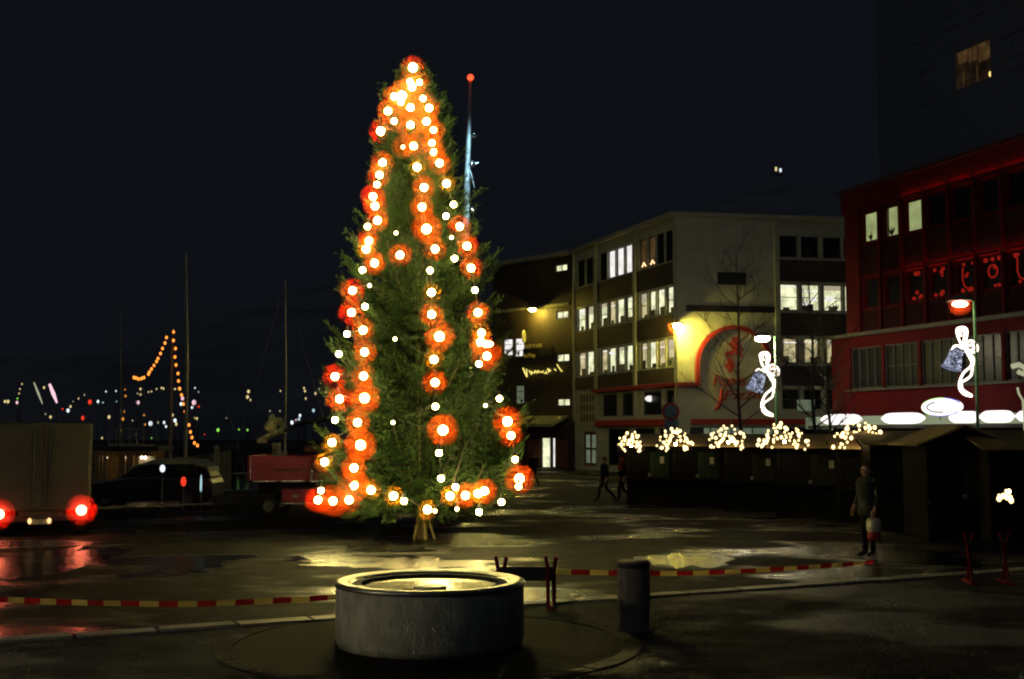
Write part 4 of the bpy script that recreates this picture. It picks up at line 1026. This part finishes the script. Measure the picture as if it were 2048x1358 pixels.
# ------------------------------------------------------------------ people
def person(label, loc, height, face, pose, m_top, m_leg, m_head='skin', extra=None):
    """one skinned body; joints in a frame where +x is the way the person faces, height 1.75"""
    J = dict(pelvis=(0, 0, .95), waist=(0, 0, 1.1), chest=(.01, 0, 1.33), neck=(.02, 0, 1.49), jaw=(.04, 0, 1.56), head=(.03, 0, 1.65), crown=(.02, 0, 1.72), nose=(.125, 0, 1.625),
             earl=(.02, .085, 1.63), earr=(.02, -.085, 1.63), hipl=(0, .1, .9), hipr=(0, -.1, .9), shl=(0, .19, 1.42), shr=(0, -.19, 1.42))
    R_ = dict(pelvis=.15, waist=.145, chest=.16, neck=.06, jaw=.075, head=.095, crown=.06, nose=.016, earl=.018, earr=.018, hipl=.105, hipr=.105, shl=.085, shr=.085)
    J.update(pose)
    for s, y in (('l', 1), ('r', -1)):
        for n, r in (('knee', .068), ('calf', .062), ('ankle', .045), ('toe', .04), ('elbow', .055), ('wrist', .036), ('palm', .036)): R_[n + s] = r
        k, a = Vector(J['knee' + s]), Vector(J['ankle' + s]); J['calf' + s] = tuple(k.lerp(a, .35) + Vector((-.02, 0, 0)))
    E = [('pelvis', 'waist'), ('waist', 'chest'), ('chest', 'neck'), ('neck', 'jaw'), ('jaw', 'head'), ('head', 'crown'), ('head', 'nose'), ('head', 'earl'), ('head', 'earr')]
    for s in 'lr':
        E += [('pelvis', 'hip' + s), ('hip' + s, 'knee' + s), ('knee' + s, 'calf' + s), ('calf' + s, 'ankle' + s), ('ankle' + s, 'toe' + s), ('chest', 'sh' + s), ('sh' + s, 'elbow' + s), ('elbow' + s, 'wrist' + s), ('wrist' + s, 'palm' + s)]
        w, p = Vector(J['wrist' + s]), Vector(J['palm' + s]); d = (p - w).normalized(); sx = Vector((1, 0, 0)); sx = (sx - d * sx.dot(d)).normalized()
        for q, (off, ln) in enumerate(((-.028, .06), (-.01, .075), (.01, .08), (.028, .07))):
            a, b_ = 'f%d%s' % (q, s), 'g%d%s' % (q, s); J[a] = tuple(p + d * .03 + sx * off); J[b_] = tuple(p + d * (.03 + ln) + sx * off * 1.1); R_[a] = .01; R_[b_] = .008; E += [('palm' + s, a), (a, b_)]
        J['th' + s] = tuple(w.lerp(p, .5) + sx * .06 + d * .03); R_['th' + s] = .01; E.append(('palm' + s, 'th' + s))
    ks = list(J); me = bpy.data.meshes.new('person'); k = height / 1.75
    me.from_pydata([tuple(Vector(J[n]) * k) for n in ks], [(ks.index(a), ks.index(b)) for a, b in E], [])
    o = bpy.data.objects.new('person_tmp', me); COL.objects.link(o); md = o.modifiers.new('skin', 'SKIN')
    for i, n in enumerate(ks):
        sv = me.skin_vertices[0].data[i]; r = R_[n] * k; sv.radius = (r, r * (.72 if n in ('pelvis', 'waist', 'chest') else 1)); sv.use_root = (n == 'pelvis')
    md.use_smooth_shade = True; sd = o.modifiers.new('sub', 'SUBSURF'); sd.levels = 2; sd.render_levels = 2
    bpy.context.view_layer.update(); dg = bpy.context.evaluated_depsgraph_get(); m2 = bpy.data.meshes.new_from_object(o.evaluated_get(dg)); bpy.data.objects.remove(o)
    zs = np.array([v.co[:] for v in m2.vertices]); m2.materials.clear()
    for q in (m_top, m_leg, m_head, 'rubber'): m2.materials.append(MATS[q])
    hands = [Vector(J['palml']) * k, Vector(J['palmr']) * k]
    for pl in m2.polygons:
        c = pl.center; z = c.z / k; i = 0 if z > .86 else 1
        if z > 1.5: i = 2
        if z < .1: i = 3
        if min((c - h).length for h in hands) < .13 * k: i = 2
        pl.material_index = i; pl.use_smooth = True
    t = thing('person', label, 'person', loc); t.rotation_euler = (0, 0, face)
    b = bpy.data.objects.new('body', m2); COL.objects.link(b); b.parent = t
    mb = MB(); c = Vector((.01, 0, 1.665)) * k
    mb.ball(c, .105 * k, 14, 9, (1.02, .95, 1.0)); 
    v2 = [p for p in mb.v]; mb.v = [(p[0] - (.03 * k if p[0] > c.x + .05 * k and p[2] < c.z + .02 * k else 0), p[1], max(p[2], 1.6 * k)) for p in v2]
    h = mb.mesh('hair', 'hair', smooth=True); ho = bpy.data.objects.new('hair', h); COL.objects.link(ho); ho.parent = t
    if not extra:
        mb = MB(); mb.lathe([(.17, .78), (.2, .8), (.2, .95), (.185, 1.1), (.21, 1.28), (.225, 1.38), (.17, 1.46), (.085, 1.5), (.075, 1.53), (.05, 1.53)], (0, 0, 0), 20)
        mb.v = [((p[0] * .78 + .01 + .008 * math.sin(p[2] * 40 + p[1] * 20)) * k, p[1] * 1.08 * k, p[2] * k) for p in mb.v]
        co = bpy.data.objects.new('coat', mb.mesh('coat', m_top, smooth=True)); COL.objects.link(co); co.parent = t
    if extra: extra(t, k)
    return t
walk = dict(kneel=(.22, .09, .52), anklel=(.3, .09, .1), toel=(.46, .1, .05), kneer=(-.08, -.09, .5), ankler=(-.42, -.09, .16), toer=(-.32, -.1, .04),
            elbowl=(-.12, .26, 1.15), wristl=(-.05, .27, .93), palml=(-.02, .27, .86), elbowr=(.06, -.26, 1.15), wristr=(.18, -.25, .95), palmr=(.21, -.25, .88))
walk2 = dict(walk); walk2.update(anklel=(.14, .07, .1), kneel=(.13, .09, .51), toel=(.3, .08, .05), ankler=(-.3, -.08, .14), toer=(-.18, -.09, .05), kneer=(-.02, -.09, .5))
stand = dict(kneel=(.03, .1, .5), anklel=(0, .11, .09), toel=(.17, .13, .045), kneer=(.02, -.1, .5), ankler=(-.02, -.12, .09), toer=(.15, -.14, .045),
             elbowl=(-.02, .27, 1.14), wristl=(.08, .28, .92), palml=(.1, .28, .84), elbowr=(-.03, -.27, 1.14), wristr=(.1, -.26, .93), palmr=(.13, -.26, .85))
g = G(1210, 1004); person('person striding in dark clothes, walking ahead of the red topped one', (g.x, g.y, 0), 1.62, PI, walk, 'jacket_black', 'trousers')
def hood(t, k):
    mb = MB(); mb.lathe([(.24, 1.2), (.25, 1.3), (.22, 1.42), (.13, 1.5), (.125, 1.58), (.115, 1.68), (.06, 1.76), (.01, 1.77)], (-.0, 0, 0), 16); mb.v = [(p[0] * .8 * k - .015, p[1] * k, p[2] * k) for p in mb.v]
    o = bpy.data.objects.new('hooded_cape', mb.mesh('hooded_cape', 'red_cloth', smooth=True)); COL.objects.link(o); o.parent = t
g = G(1245, 1004); person('person walking in a bright red hooded top and dark trousers', (g.x, g.y, 0), 1.68, PI, walk2, 'jacket_black', 'trousers', extra=hood)
g = G(1066, 975); person('person in dark clothes walking alone near the lit doorway', (g.x, g.y, 0), 1.6, math.radians(120), walk, 'jacket_black', 'trousers')
g = G(1738, 1115); MAN = person('man standing in a dark checked jacket before the stalls', (g.x, g.y, 0), 1.9, math.radians(205), stand, 'jacket_check', 'trousers')
R3 = Matrix.Rotation(math.radians(205), 3, 'Z'); hp = Vector((g.x, g.y, 0)) + R3 @ (Vector((.12, .28, .8)) * (1.9 / 1.75))
hp = Vector((g.x + .02, g.y - .3, .80)); 
bagt = thing('shopping_bag', 'white bag with a red lower half hanging beside the standing man', 'bag', (hp.x, hp.y, .36))
mb = MB(); mb.lathe([(.13, .18), (.15, .25), (.15, .38), (.12, .44), (.05, .45)], (hp.x, hp.y, .36), 14); mb.build('bag_top', 'bag_white', bagt, smooth=True)
mb = MB(); mb.lathe([(.02, 0), (.11, .0), (.13, .06), (.132, .178)], (hp.x, hp.y, .36), 14); mb.build('bag_bottom', 'bag_red', bagt, smooth=True)
mb = MB()
for s in (-.05, .05): mb.tube([(hp.x + s, hp.y, .78), (hp.x + s * .6, hp.y + .05, .9), (hp.x, hp.y + .1, .96)], .008, 4)
mb.build('handle', 'bag_white', bagt)

# ------------------------------------------------------------------ box truck with its tail lamps on
def box_truck():
    c = G(80, 1073); c.z = 0; t = thing('box_truck', 'drab box truck seen from behind with red tail lamps lit', 'truck', c)
    x = 1.13; z1 = 2.76; y0 = 0.0; L = 5.2
    def bx(n, m, a, bevel=.02, par=t):
        mb = MB(); mb.box(c.x + a[0], c.x + a[1], c.y + a[2], c.y + a[3], a[4], a[5]); return mb.build(n, m, par, bevel=bevel)
    bx('cargo_box', 'truck_paint', (-x, x, y0, L, .62, z1), .04)
    for s in (-1, 1):
        d = bx('rear_door', 'truck_paint', (min(s * .012, s * (x - .06)), max(s * .012, s * (x - .06)), -.03, -.003, .7, z1 - .08), .012)
        bx('lock_bar', 'chrome', (s * .18 - .015, s * .18 + .015, -.06, -.032, .75, z1 - .15), 0, d)
        for z in (1.0, 1.7, 2.4): bx('hinge', 'truck_dark', (s * (x - .1) - .05, s * (x - .1) + .05, -.05, -.032, z, z + .06), 0, d)
    bx('bumper', 'truck_dark', (-x + .05, x - .05, -.08, .1, .36, .5))
    bx('chassis', 'truck_dark', (-.5, .5, .1, L + 1.6, .45, .61))
    bx('cab', 'truck_paint', (-1.0, 1.0, L + .1, L + 1.7, .5, 2.2), .12)
    bx('number_plate', 'pale_plate', (-.26, .26, -.095, -.081, .3, .42), 0)
    for u in (-.24, .2):
        mb = MB(); mb.ball((c.x + u, c.y - .13, .385), .055, 8, 5, (.8, .5, 1.3)); mb.build('plate_lamp', 'amber_small', t, smooth=True)
    for s in (-1, 1):
        for y in (1.0, L + .9):
            mb = MB(); M = Matrix.Rotation(PI / 2, 3, 'Y'); mb.lathe([(.2, -.12), (.38, -.12), (.4, -.06), (.4, .06), (.38, .12), (.2, .12)], (c.x + s * .9, c.y + y, .4), 20, 0, M); w = mb.build('tyre', 'rubber', t, smooth=True)
            mb = MB(); mb.lathe([(.01, .05), (.12, .1), (.2, .12), (.2, -.12), (.01, -.05)], (c.x + s * .9, c.y + y, .4), 16, 0, M); mb.build('rim', 'rim_grey', w, smooth=True)
        p = Vector((c.x + s * .93, c.y - .1, .62 if s > 0 else .56))
        mb = MB(); mb.ball(p, .12, 12, 8); tl = mb.build('tail_lamp', 'tail_core', t, smooth=True); lamp_light('tail_light', 'tail_core', .12, p, tl)
        mb = MB(); mb.ball(p, .38, 28, 16, (1, .8, 1)); mb.build('lens', 'tail_halo', tl, smooth=True)  # oversized ball added for the red glow round the tail lamp
    t.rotation_euler = (0, 0, math.radians(19))
box_truck()

# ------------------------------------------------------------------ parked car, red crane lorry
def wheel(parent, c, r, w, m='rubber'):
    M = Matrix.Rotation(PI / 2, 3, 'X'); mb = MB()
    mb.lathe([(r * .58, -w), (r * .92, -w), (r, -w * .6), (r, w * .6), (r * .92, w), (r * .58, w)], c, 22, 0, M); t = mb.build('tyre', m, parent, smooth=True)
    mb = MB(); mb.lathe([(.01, w * .5), (r * .25, w * .8), (r * .45, w * .5), (r * .57, w * .95), (r * .57, -w * .95), (.01, -w * .5)], c, 18, 0, M); mb.build('rim', 'rim_grey', t, smooth=True)
c = G(308, 1012); c.z = 0; car = thing('parked_car', 'dark car with a pale rounded roof parked by the quay', 'car', c)
def prof(name, pts, y0, y1, m, parent, bevel=.06):
    mb = MB(); mb.prism(pts, (c.x, c.y + y0, 0), (1, 0, 0), (0, 0, 1), (0, 1, 0), y1 - y0); return mb.build(name, m, parent, bevel=bevel)
prof('body', [(-2.2, .3), (-2.22, .62), (-2.1, .8), (-1.2, .95), (-.6, 1.02), (2.1, 1.02), (2.2, .8), (2.2, .32), (1.75, .25), (-1.8, .25)], -.85, .85, 'car_dark', car)
prof('cabin', [(-1.0, .98), (-.4, 1.36), (-.1, 1.46), (1.5, 1.46), (1.95, 1.3), (2.12, 1.0)], -.72, .72, 'dark_glass', car)
prof('roof', [(-.75, 1.2), (-.45, 1.42), (.2, 1.60), (.9, 1.66), (1.6, 1.58), (2.0, 1.36), (2.06, 1.2), (1.9, 1.32), (1.5, 1.44), (-.1, 1.44), (-.4, 1.34)], -.74, .74, 'car_roof', car, .03)
for u in (-.35, .55, 1.5): prof('pillar', [(u, 1.0), (u + .1, 1.42), (u + .18, 1.42), (u + .09, 1.0)], -.735, -.715, 'car_dark', car, 0)
for u in (-1.4, 1.4):
    for y in (-.78, .78): wheel(car, (c.x + u, c.y + y, .3), .3, .1)
mb = MB(); mb.ball((c.x - 2.16, c.y - .6, .72), .1, 10, 6, (.6, 1.3, .8)); mb.build('headlight', 'far_white', car, smooth=True)
mb = MB(); mb.obox((c.x - 2.1, c.y, .5), (.12, 0, 0), (0, .84, 0), (0, 0, .06)); mb.build('bumper', 'truck_dark', car)

c = G(538, 1032); c.z = 0; lo = thing('crane_lorry', 'red dropside lorry with a folded loading crane behind the spruce', 'lorry', c)
def lb(n, m, a, bevel=.02, par=lo):
    mb = MB(); mb.box(c.x + a[0], c.x + a[1], c.y + a[2], c.y + a[3], a[4], a[5]); return mb.build(n, m, par, bevel=bevel)
bed = lb('dropside', 'lorry_red', (-.55, 1.3, -.1, .0, 1.06, 1.82)); lb('dropside', 'lorry_red', (1.32, 4.0, -.1, 0, 1.06, 1.82)); lb('dropside', 'lorry_red', (-.55, 4.0, 2.2, 2.3, 1.06, 1.82)); lb('tailboard', 'lorry_red', (-.66, -.56, -.1, 2.3, 1.06, 1.82))
lb('bed_floor', 'truck_dark', (-.6, 4.0, 0, 2.2, 1.0, 1.05)); lb('chassis', 'truck_dark', (-.5, 5.6, .6, 1.6, .6, .98))
for u in (-.5, .35, 1.24): lb('trim_rail', 'chrome', (u + .02, u + .74, -.13, -.105, 1.03, 1.07), 0, bed)
lb('corner_post', 'chrome', (-.57, -.54, -.12, -.102, 1.1, 1.78), 0, bed); lb('corner_post', 'chrome', (1.27, 1.3, -.12, -.102, 1.1, 1.4), 0, bed)
for k in range(9): lb('letter_mark', 'brown_door', (.12 + k * .12, .2 + k * .12, -.112, -.102, 1.35, 1.42 + .02 * (k % 2)), 0, bed)
lb('side_box', 'lorry_red', (.38, 1.4, -.08, .4, .42, .82)); lb('side_step', 'chrome', (.4, 1.4, -.12, -.08, .36, .40), 0); lb('plate', 'lorry_pale', (.72, .88, -.095, -.082, .55, .64), 0)
lb('cab', 'lorry_red', (4.2, 5.9, 0, 2.2, .7, 2.5), .1); lb('cab_window', 'dark_glass', (4.5, 5.5, -.02, .0, 1.6, 2.2), 0); lb('load_cover', 'brown_door', (.98, 1.75, .3, 1.9, 1.9, 2.12), .03)
for u in (0, 3.3, 5.2):
    for y in (.02, 2.1): wheel(lo, (c.x + u, c.y + y, .29), .29, .13)
cr = lb('crane_column', 'lorry_pale', (-.12, .1, .9, 1.2, 1.06, 2.2), .02)
def cp(px, py, dy=.9): return P(px, py, c.y + dy)
for pts, r in (([cp(520, 882), cp(545, 868), cp(568, 860)], .1), ([cp(532, 858), cp(545, 842), cp(565, 843)], .13), ([cp(545, 868), cp(548, 845), cp(541, 830)], .1), ([cp(563, 845), cp(566, 862)], .07)):
    mb = MB(); mb.tube(pts, r, 6); mb.build('crane_arm', 'lorry_pale', cr)
for px, py in ((524, 881), (565, 907)):
    q = cp(px, py, .4); mb = MB(); mb.obox(q, (.14, 0, 0), (0, .1, 0), (0, 0, .08)); mb.build('crane_block', 'lorry_pale', cr, bevel=.02)
mb = MB(); mb.tube([cp(568, 862), cp(610, 845), cp(660, 838)], .07, 6); mb.build('crane_boom', 'truck_dark', cr)

# ------------------------------------------------------------------ small marker lamps on the quay, rail, kiosk
def marker(px, py, Y, m, label, r=.1, sq=(1, 1, 1.4), tail=None):
    p = P(px, py, Y); t = thing('marker_lamp', label, 'lamp', (p.x, p.y, 0)); mb = MB(); mb.tube([(p.x, p.y, 0), (p.x, p.y, p.z - r)], .03, 6); mb.build('post', 'lamp_metal', t)
    mb = MB(); mb.ball(p, r, 10, 7, sq); mb.build('lamp_bulb', m, t, smooth=True)
marker(325, 937, 39.5, 'far_white', 'small white marker lamp on a post before the pale car roof', .09); marker(367, 963, 39.4, 'far_red', 'small red marker lamp on a post beside the parked car', .1, (.9, .9, 1.6)); marker(402, 970, 39.6, 'far_teal', 'slim teal light tube on a post behind the parked car tail', .05, (.7, .7, 7))
p0, p1 = G(185, 1031), G(425, 1021); rl = thing('quay_rail', 'low pale rail along the wet quay in front of the parked car', 'rail', ((p0 + p1) / 2)); n = 7
mb = MB(); mb.tube([p0 + Vector((0, 0, .22)), p1 + Vector((0, 0, .22))], .035, 6); mb.build('rail_bar', 'pale_plate', rl)
for k in range(n):
    q = p0.lerp(p1, k / (n - 1)); mb = MB(); mb.tube([q, q + Vector((0, 0, .2))], .03, 6); mb.build('rail_post', 'truck_dark', rl)
b = G(432, 1000); q0, q1 = P(431, 928, b.y), P(431, 890, b.y); t = thing('sign_post', 'pale narrow sign plate on a dark post by the quay', 'sign', (b.x, b.y, 0))
mb = MB(); mb.tube([(b.x, b.y, 0), (b.x, b.y, q1.z)], .04, 6); mb.build('post', 'truck_dark', t); mb = MB(); mb.obox((b.x, b.y - .06, (q0.z + q1.z) / 2), (.09, 0, 0), (0, .015, 0), (0, 0, (q1.z - q0.z) / 2)); mb.build('plate', 'lorry_pale', t)
# lit kiosk on the quay behind the car
k0, k1 = P(186, 940, 49), P(302, 940, 49); kx, k1x = k0.x, k1.x; ki = thing('quay_kiosk', 'yellow lit wooden kiosk on the quay behind the parked car', 'kiosk', ((kx + k1x) / 2, 49.6, 0))
def kb(n, m, a, bevel=0, par=ki):
    mb = MB(); mb.box(*a); return mb.build(n, m, par, bevel=bevel)
kb('back_wall', 'deck_wood', (kx, k1x, 50.8, 50.9, 0, 1.75)); kb('roof', 'roof_dark', (kx - .2, k1x + .3, 48.9, 51.1, 1.76, 1.95)); kb('side_wall', 'deck_wood', (kx, kx + .06, 49.1, 50.78, 0, 1.75)); kb('front_beam', 'deck_wood', (kx, k1x, 49.0, 49.06, 1.58, 1.74))
W_ = k1x - kx
for f, w in ((0, .09), (.1, .05), (.16, .06), (.42, .12), (.58, .1)): kb('post', 'deck_wood', (kx + f * W_, kx + (f + w) * W_, 49.08, 49.14, 0, 1.57))
kb('doorway', 'sign_black', (kx + .23 * W_, kx + .41 * W_, 50.6, 50.7, 0, 1.3))
for f in (.18, .5, .63, .8, .86): 
    mb = MB(); mb.ball((kx + f * W_, 49.3, 1.5), .05, 8, 5); mb.build('lamp_bulb', 'lamp_white', ki, smooth=True)
kb('lit_board', 'pale_plate', (kx + .72 * W_, kx + 1.0 * W_, 49.5, 49.55, .9, 1.55))

# ------------------------------------------------------------------ masts and boats
def sailboat(px, ytop, Y, m, label, r=.07, hull='hull_dark', L=7):
    p = P(px, 880, Y); top = P(px + .5, ytop, Y); t = thing('sailboat', label, 'boat', (p.x, Y, -1.5)); mb = MB()
    n = 9; secs = []
    for k in range(n):
        s = k / (n - 1); w = 1.1 * math.sin(PI * min(1, .25 + .75 * s) if s > .33 else PI * (.12 + s * 1.14)) + .05; x = p.x + (s - .5) * L; secs.append([(x, Y - w, -.55), (x, Y - w * .6, -1.5), (x, Y + w * .6, -1.5), (x, Y + w, -.55)])
    for a, b in zip(secs, secs[1:]):
        for i in range(4): mb.quad(a[i], b[i], b[(i + 1) % 4], a[(i + 1) % 4])
    mb.build('hull', hull, t); mb = MB(); mb.box(p.x - 1.4, p.x + 1.0, Y - .6, Y + .6, -.56, -.1); mb.build('cabin', 'hull_white', t, bevel=.08)
    mb = MB(); mb.tube([(p.x, Y, -.6), (p.x, Y, top.z * .5), (top.x, Y, top.z)], [r, r, r * .6], 8); ms = mb.build('mast', m, t)
    mb = MB(); mb.tube([(p.x, Y, .4), (p.x - 2.8, Y, .35)], .05, 6); mb.build('boom', m, t)
    mb = MB(); mb.tube([(top.x, Y, top.z - .1), (p.x + L * .45, Y, -.5)], .008, 4); mb.tube([(top.x, Y, top.z - .1), (p.x - L * .45, Y, -.5)], .008, 4); mb.build('stay', 'lamp_metal', ms)
sailboat(371, 505, 56, 'mast_alu', 'sailing boat with the tallest pale mast beyond the parked car', .085)
sailboat(570, 562, 64, 'mast_alu', 'sailing boat with a thin mast beyond the red lorry', .05)
sailboat(239, 620, 72, 'lamp_metal', 'sailing boat with a faint dark mast beyond the lit kiosk', .07)
# the ship with orange lights strung over its mast
Y = 78; s0 = P(175, 880, Y); s1 = P(405, 880, Y); sh = thing('harbour_ship', 'dark ship with railings and orange lights strung over its mast', 'ship', ((s0.x + s1.x) / 2, Y, -1.5))
mb = MB(); secs = []
for k in range(9):
    s = k / 8; w = 2.2 * min(1, math.sin(PI * (.1 + .85 * s)) * 1.3) + .05; x = s0.x + (s1.x - s0.x + 2) * s; secs.append([(x, Y - w, .9 + .5 * (2 * s - 1) ** 2), (x, Y - w * .7, -1.6), (x, Y + w * .7, -1.6), (x, Y + w, .9 + .5 * (2 * s - 1) ** 2)])
for a, b in zip(secs, secs[1:]):
    for i in range(4): mb.quad(a[i], b[i], b[(i + 1) % 4], a[(i + 1) % 4])
mb.build('hull', 'hull_dark', sh)
d0, d1 = P(232, 880, Y).x, P(300, 880, Y).x; mb = MB(); mb.box(d0, d1, Y - 1.4, Y + 1.4, .9, 1.75); mb.build('deckhouse', 'hull_white', sh, bevel=.05)
for z in (1.76, 2.75): mb = MB(); mb.tube([(d0, Y - 1.35, z + .02), (d1, Y - 1.35, z + .02)], .035, 5); mb.build('railing_bar', 'mast_alu', sh)
for k in range(6): x = d0 + (d1 - d0) * k / 5; mb = MB(); mb.tube([(x, Y - 1.35, 1.75), (x, Y - 1.35, 2.75)], .025, 5); mb.build('railing_post', 'mast_alu', sh)
mt = P(345, 660, Y); mb = MB(); mb.tube([(mt.x, Y, .9), (mt.x, Y, mt.z + .1)], [.14, .06], 8); mb.build('mast', 'lamp_metal', sh)
fm = ball_mesh('festoon_bulb', .085, 'festoon_orange', 8, 5, (1, 1, 1.3))
fl = thing('festoon_string', 'string of small orange lights over the dark ship mast', 'string lights', mt)
for pts in ([(268, 755), (272, 756), (277, 758), (283, 757), (288, 755), (297, 748), (299, 744), (303, 738), (308, 731), (313, 723), (316, 717), (321, 707), (325, 697), (330, 686), (333, 675)], [(347, 664), (347, 681), (351, 697), (350, 714), (352, 730), (356, 747), (357, 762), (359, 777), (363, 790), (367, 808), (370, 823), (373, 838), (378, 850), (381, 864), (384, 875), (389, 886), (395, 891)]):
    q = [P(x, y, Y - .1 * i * (pts[0][0] > 300)) for i, (x, y) in enumerate(pts)]; mb = MB(); mb.tube(q, .012, 4); mb.build('cable', 'black_cable', fl)
    for p in q: put('bulb', fm, p, fl)
# tall mast with a red top light behind the spruce
Y = 47; a = P(924, 960, Y); b = P(941, 162, Y); mm = thing('mast_pole', 'tall pale pole with a red top light behind the spruce', 'mast', (a.x, Y, 0))
mb = MB(); mb.tube([(a.x, Y, 0), P(932, 440, Y), b], [.16, .13, .06], 12); mb.build('pole', 'mast_white', mm, smooth=True)
mb = MB(); p = P(941, 155, Y); mb.ball(p, .13, 12, 8); mb.build('top_light', 'mast_red_light', mm, smooth=True)
mb = MB(); q = P(936, 332, Y); mb.tube([q, P(942, 330, Y - .3), P(957, 325, Y - .5)], .025, 5); mb.tube([q, P(942, 345, Y - .1), P(949, 375, Y - .1)], .02, 5); mb.build('bracket', 'mast_white', mm)
for px, py in ((944, 329), (947, 270), (944, 420)):
    mb = MB(); p = P(px, py, Y - .8); mb.ball(p, .05, 8, 5); sl = mb.build('spot_lamp', 'cool_spot', mm, smooth=True); lamp_light('spot_light', 'cool_spot', .06, p + Vector((0, .06, 0)), sl)
    mb = MB(); mb.lathe([(.12, -.06), (.12, .06), (.02, .14)], p + Vector((.02, -.12, 0)), 10, 0, Matrix.Rotation(PI / 2, 3, 'X')); mb.build('spot_hood', 'lamp_metal', sl)

# ------------------------------------------------------------------ lamps along the far quay
FAR = [(10,803,'far_yellow',7),(16,803,'far_yellow',8),(34,805,'far_pink',7),(35,797,'far_green',4),(38,787,'far_yellow',4),(40,778,'far_yellow',4),(44,768,'far_yellow',4),(88,775,'far_yellow',6),(101,834,'far_yellow',7),(91,828,'far_dim',4),
 (136,821,'far_white',9),(141,813,'far_yellow',6),(125,818,'far_red',4),(157,797,'far_yellow',4),(146,803,'far_dim',3),(169,790,'far_dim',4),(180,804,'far_red',11),(166,836,'far_red',10),(196,803,'far_white',7),(206,805,'far_teal',4),(233,803,'far_teal',3),(212,783,'far_white',4),(232,782,'far_white',4),
 (218,834,'far_yellow',8),(246,838,'far_orange',8),(249,823,'far_orange',5),(251,792,'far_orange',6),(250,779,'far_orange',4),(276,805,'far_pink',9),(281,789,'far_yellow',6),(281,778,'far_yellow',6),(275,787,'far_dim',4),(297,784,'far_yellow',4),(303,783,'far_yellow',4),(313,778,'far_yellow',4),(323,776,'far_yellow',5),(327,777,'far_yellow',5),
 (288,830,'far_orange',5),(301,847,'far_white',11),(316,845,'far_dim',5),(328,845,'far_white',7),(332,853,'far_white',6),(290,849,'far_orange',5),(345,830,'far_yellow',7),(350,841,'far_white',9),(352,848,'far_yellow',8),(350,778,'far_yellow',5),(360,778,'far_orange',8),(365,797,'far_pink',9),(362,808,'far_white',8),(388,805,'far_pink',12),(397,813,'far_red',6),(384,815,'far_white',6),
 (390,776,'far_white',4),(397,784,'far_dim',4),(389,836,'far_yellow',5),(394,837,'far_yellow',6),(436,860,'far_green',8),(409,869,'far_red',3),(478,859,'far_green',4),(495,860,'far_green',5),(497,783,'far_yellow',8),(495,794,'far_yellow',8),(501,800,'far_yellow',5),(561,782,'far_yellow',4),(610,782,'far_yellow',6),(608,776,'far_yellow',5),(611,797,'far_yellow',6),(631,787,'far_yellow',6),(638,778,'far_dim',4),(652,784,'far_yellow',5),(659,784,'far_yellow',6),(655,800,'far_orange',4),(627,821,'far_teal',8),(600,831,'far_white',7),(598,838,'far_teal',7),(584,845,'far_white',9),(592,840,'far_pink',4),(545,835,'far_white',8),(571,835,'far_dim',5),(204,876,'far_yellow',5),(453,836,'far_dim',3),(265,841,'far_dim',4),(273,869,'far_teal',3),(303,876,'far_green',3),(540,822,'far_dim',4),(560,822,'far_dim',4)]
bm = {}
for i, (px, py, m_, s) in enumerate(FAR):
    Y = 165 + (i * 37) % 60; p = P(px, py, Y); r = s * .36 * Y / 2400
    hz = max(p.z, .9 + r); mb = MB(); mb.tube([(p.x, Y, .6), (p.x, Y, hz - r * .6)], .05, 5, 0); mb.ball((p.x, Y, hz), r, 8, 6, (.95, .95, 1.25), 1)
    o = mb.build('harbour_lamp', ['lamp_metal', m_], None, (p.x, Y, .6), True)
    cn_ = {'far_yellow': 'yellow', 'far_white': 'white', 'far_red': 'red', 'far_pink': 'pinkish', 'far_green': 'green', 'far_orange': 'orange', 'far_dim': 'dim', 'far_teal': 'teal'}[m_]
    tag(o, 'small %s lamp shining on the far side of the harbour' % cn_, 'lamp', '%s lamps on the far side of the harbour' % cn_)
for (a, b), m_, r, lab in ((((68, 765), (85, 808)), 'far_dim', .16, 'thin leaning light tube on the far side of the harbour'), (((99, 768), (114, 806)), 'far_pink', .3, 'thick leaning light tube on the far side of the harbour')):
    p, q = P(*a, 180), P(*b, 180); t = thing('light_tube', lab, 'lamp', (q.x, 180, .6)); mb = MB(); mb.tube([p, p.lerp(q, .5), q], [r * .6, r, r * .4], 8); mb.build('tube', m_, t, smooth=True); mb = MB(); mb.tube([q, (q.x, 180, .6)], .08, 6); mb.build('stand', 'lamp_metal', t)
# cable-car station on the hill
Y = 1590
for y in range(720, 1590, 4):
    p = P(1556, 345, y)
    if hill_z(p.x, y) >= p.z: Y = y; break
p = P(1556, 341, Y - 6); st = thing('hilltop_station', 'tiny hut with two lit windows high on the dark hill', 'building', (p.x, p.y, p.z - 6)); k = Y / 2400
mb = MB(); mb.box(p.x - 9 * k, p.x + 10 * k, p.y, p.y + 10, p.z - 9 * k, p.z + 8 * k); mb.build('wall', 'snow_slope', st); mb = MB(); mb.box(p.x - 10 * k, p.x + 11 * k, p.y - 1, p.y + 11, p.z + 8.05 * k, p.z + 9 * k); mb.build('roof', 'snow_slope', st)
for (x0, x1, z0, z1), m_ in (((-6, -2, -1, 7), 'far_yellow'), ((3, 7, -3, 4), 'far_white')): mb = MB(); mb.box(p.x + x0 * k, p.x + x1 * k, p.y - .3, p.y - .05, p.z + z0 * k, p.z + z1 * k); mb.build('window', m_, st)
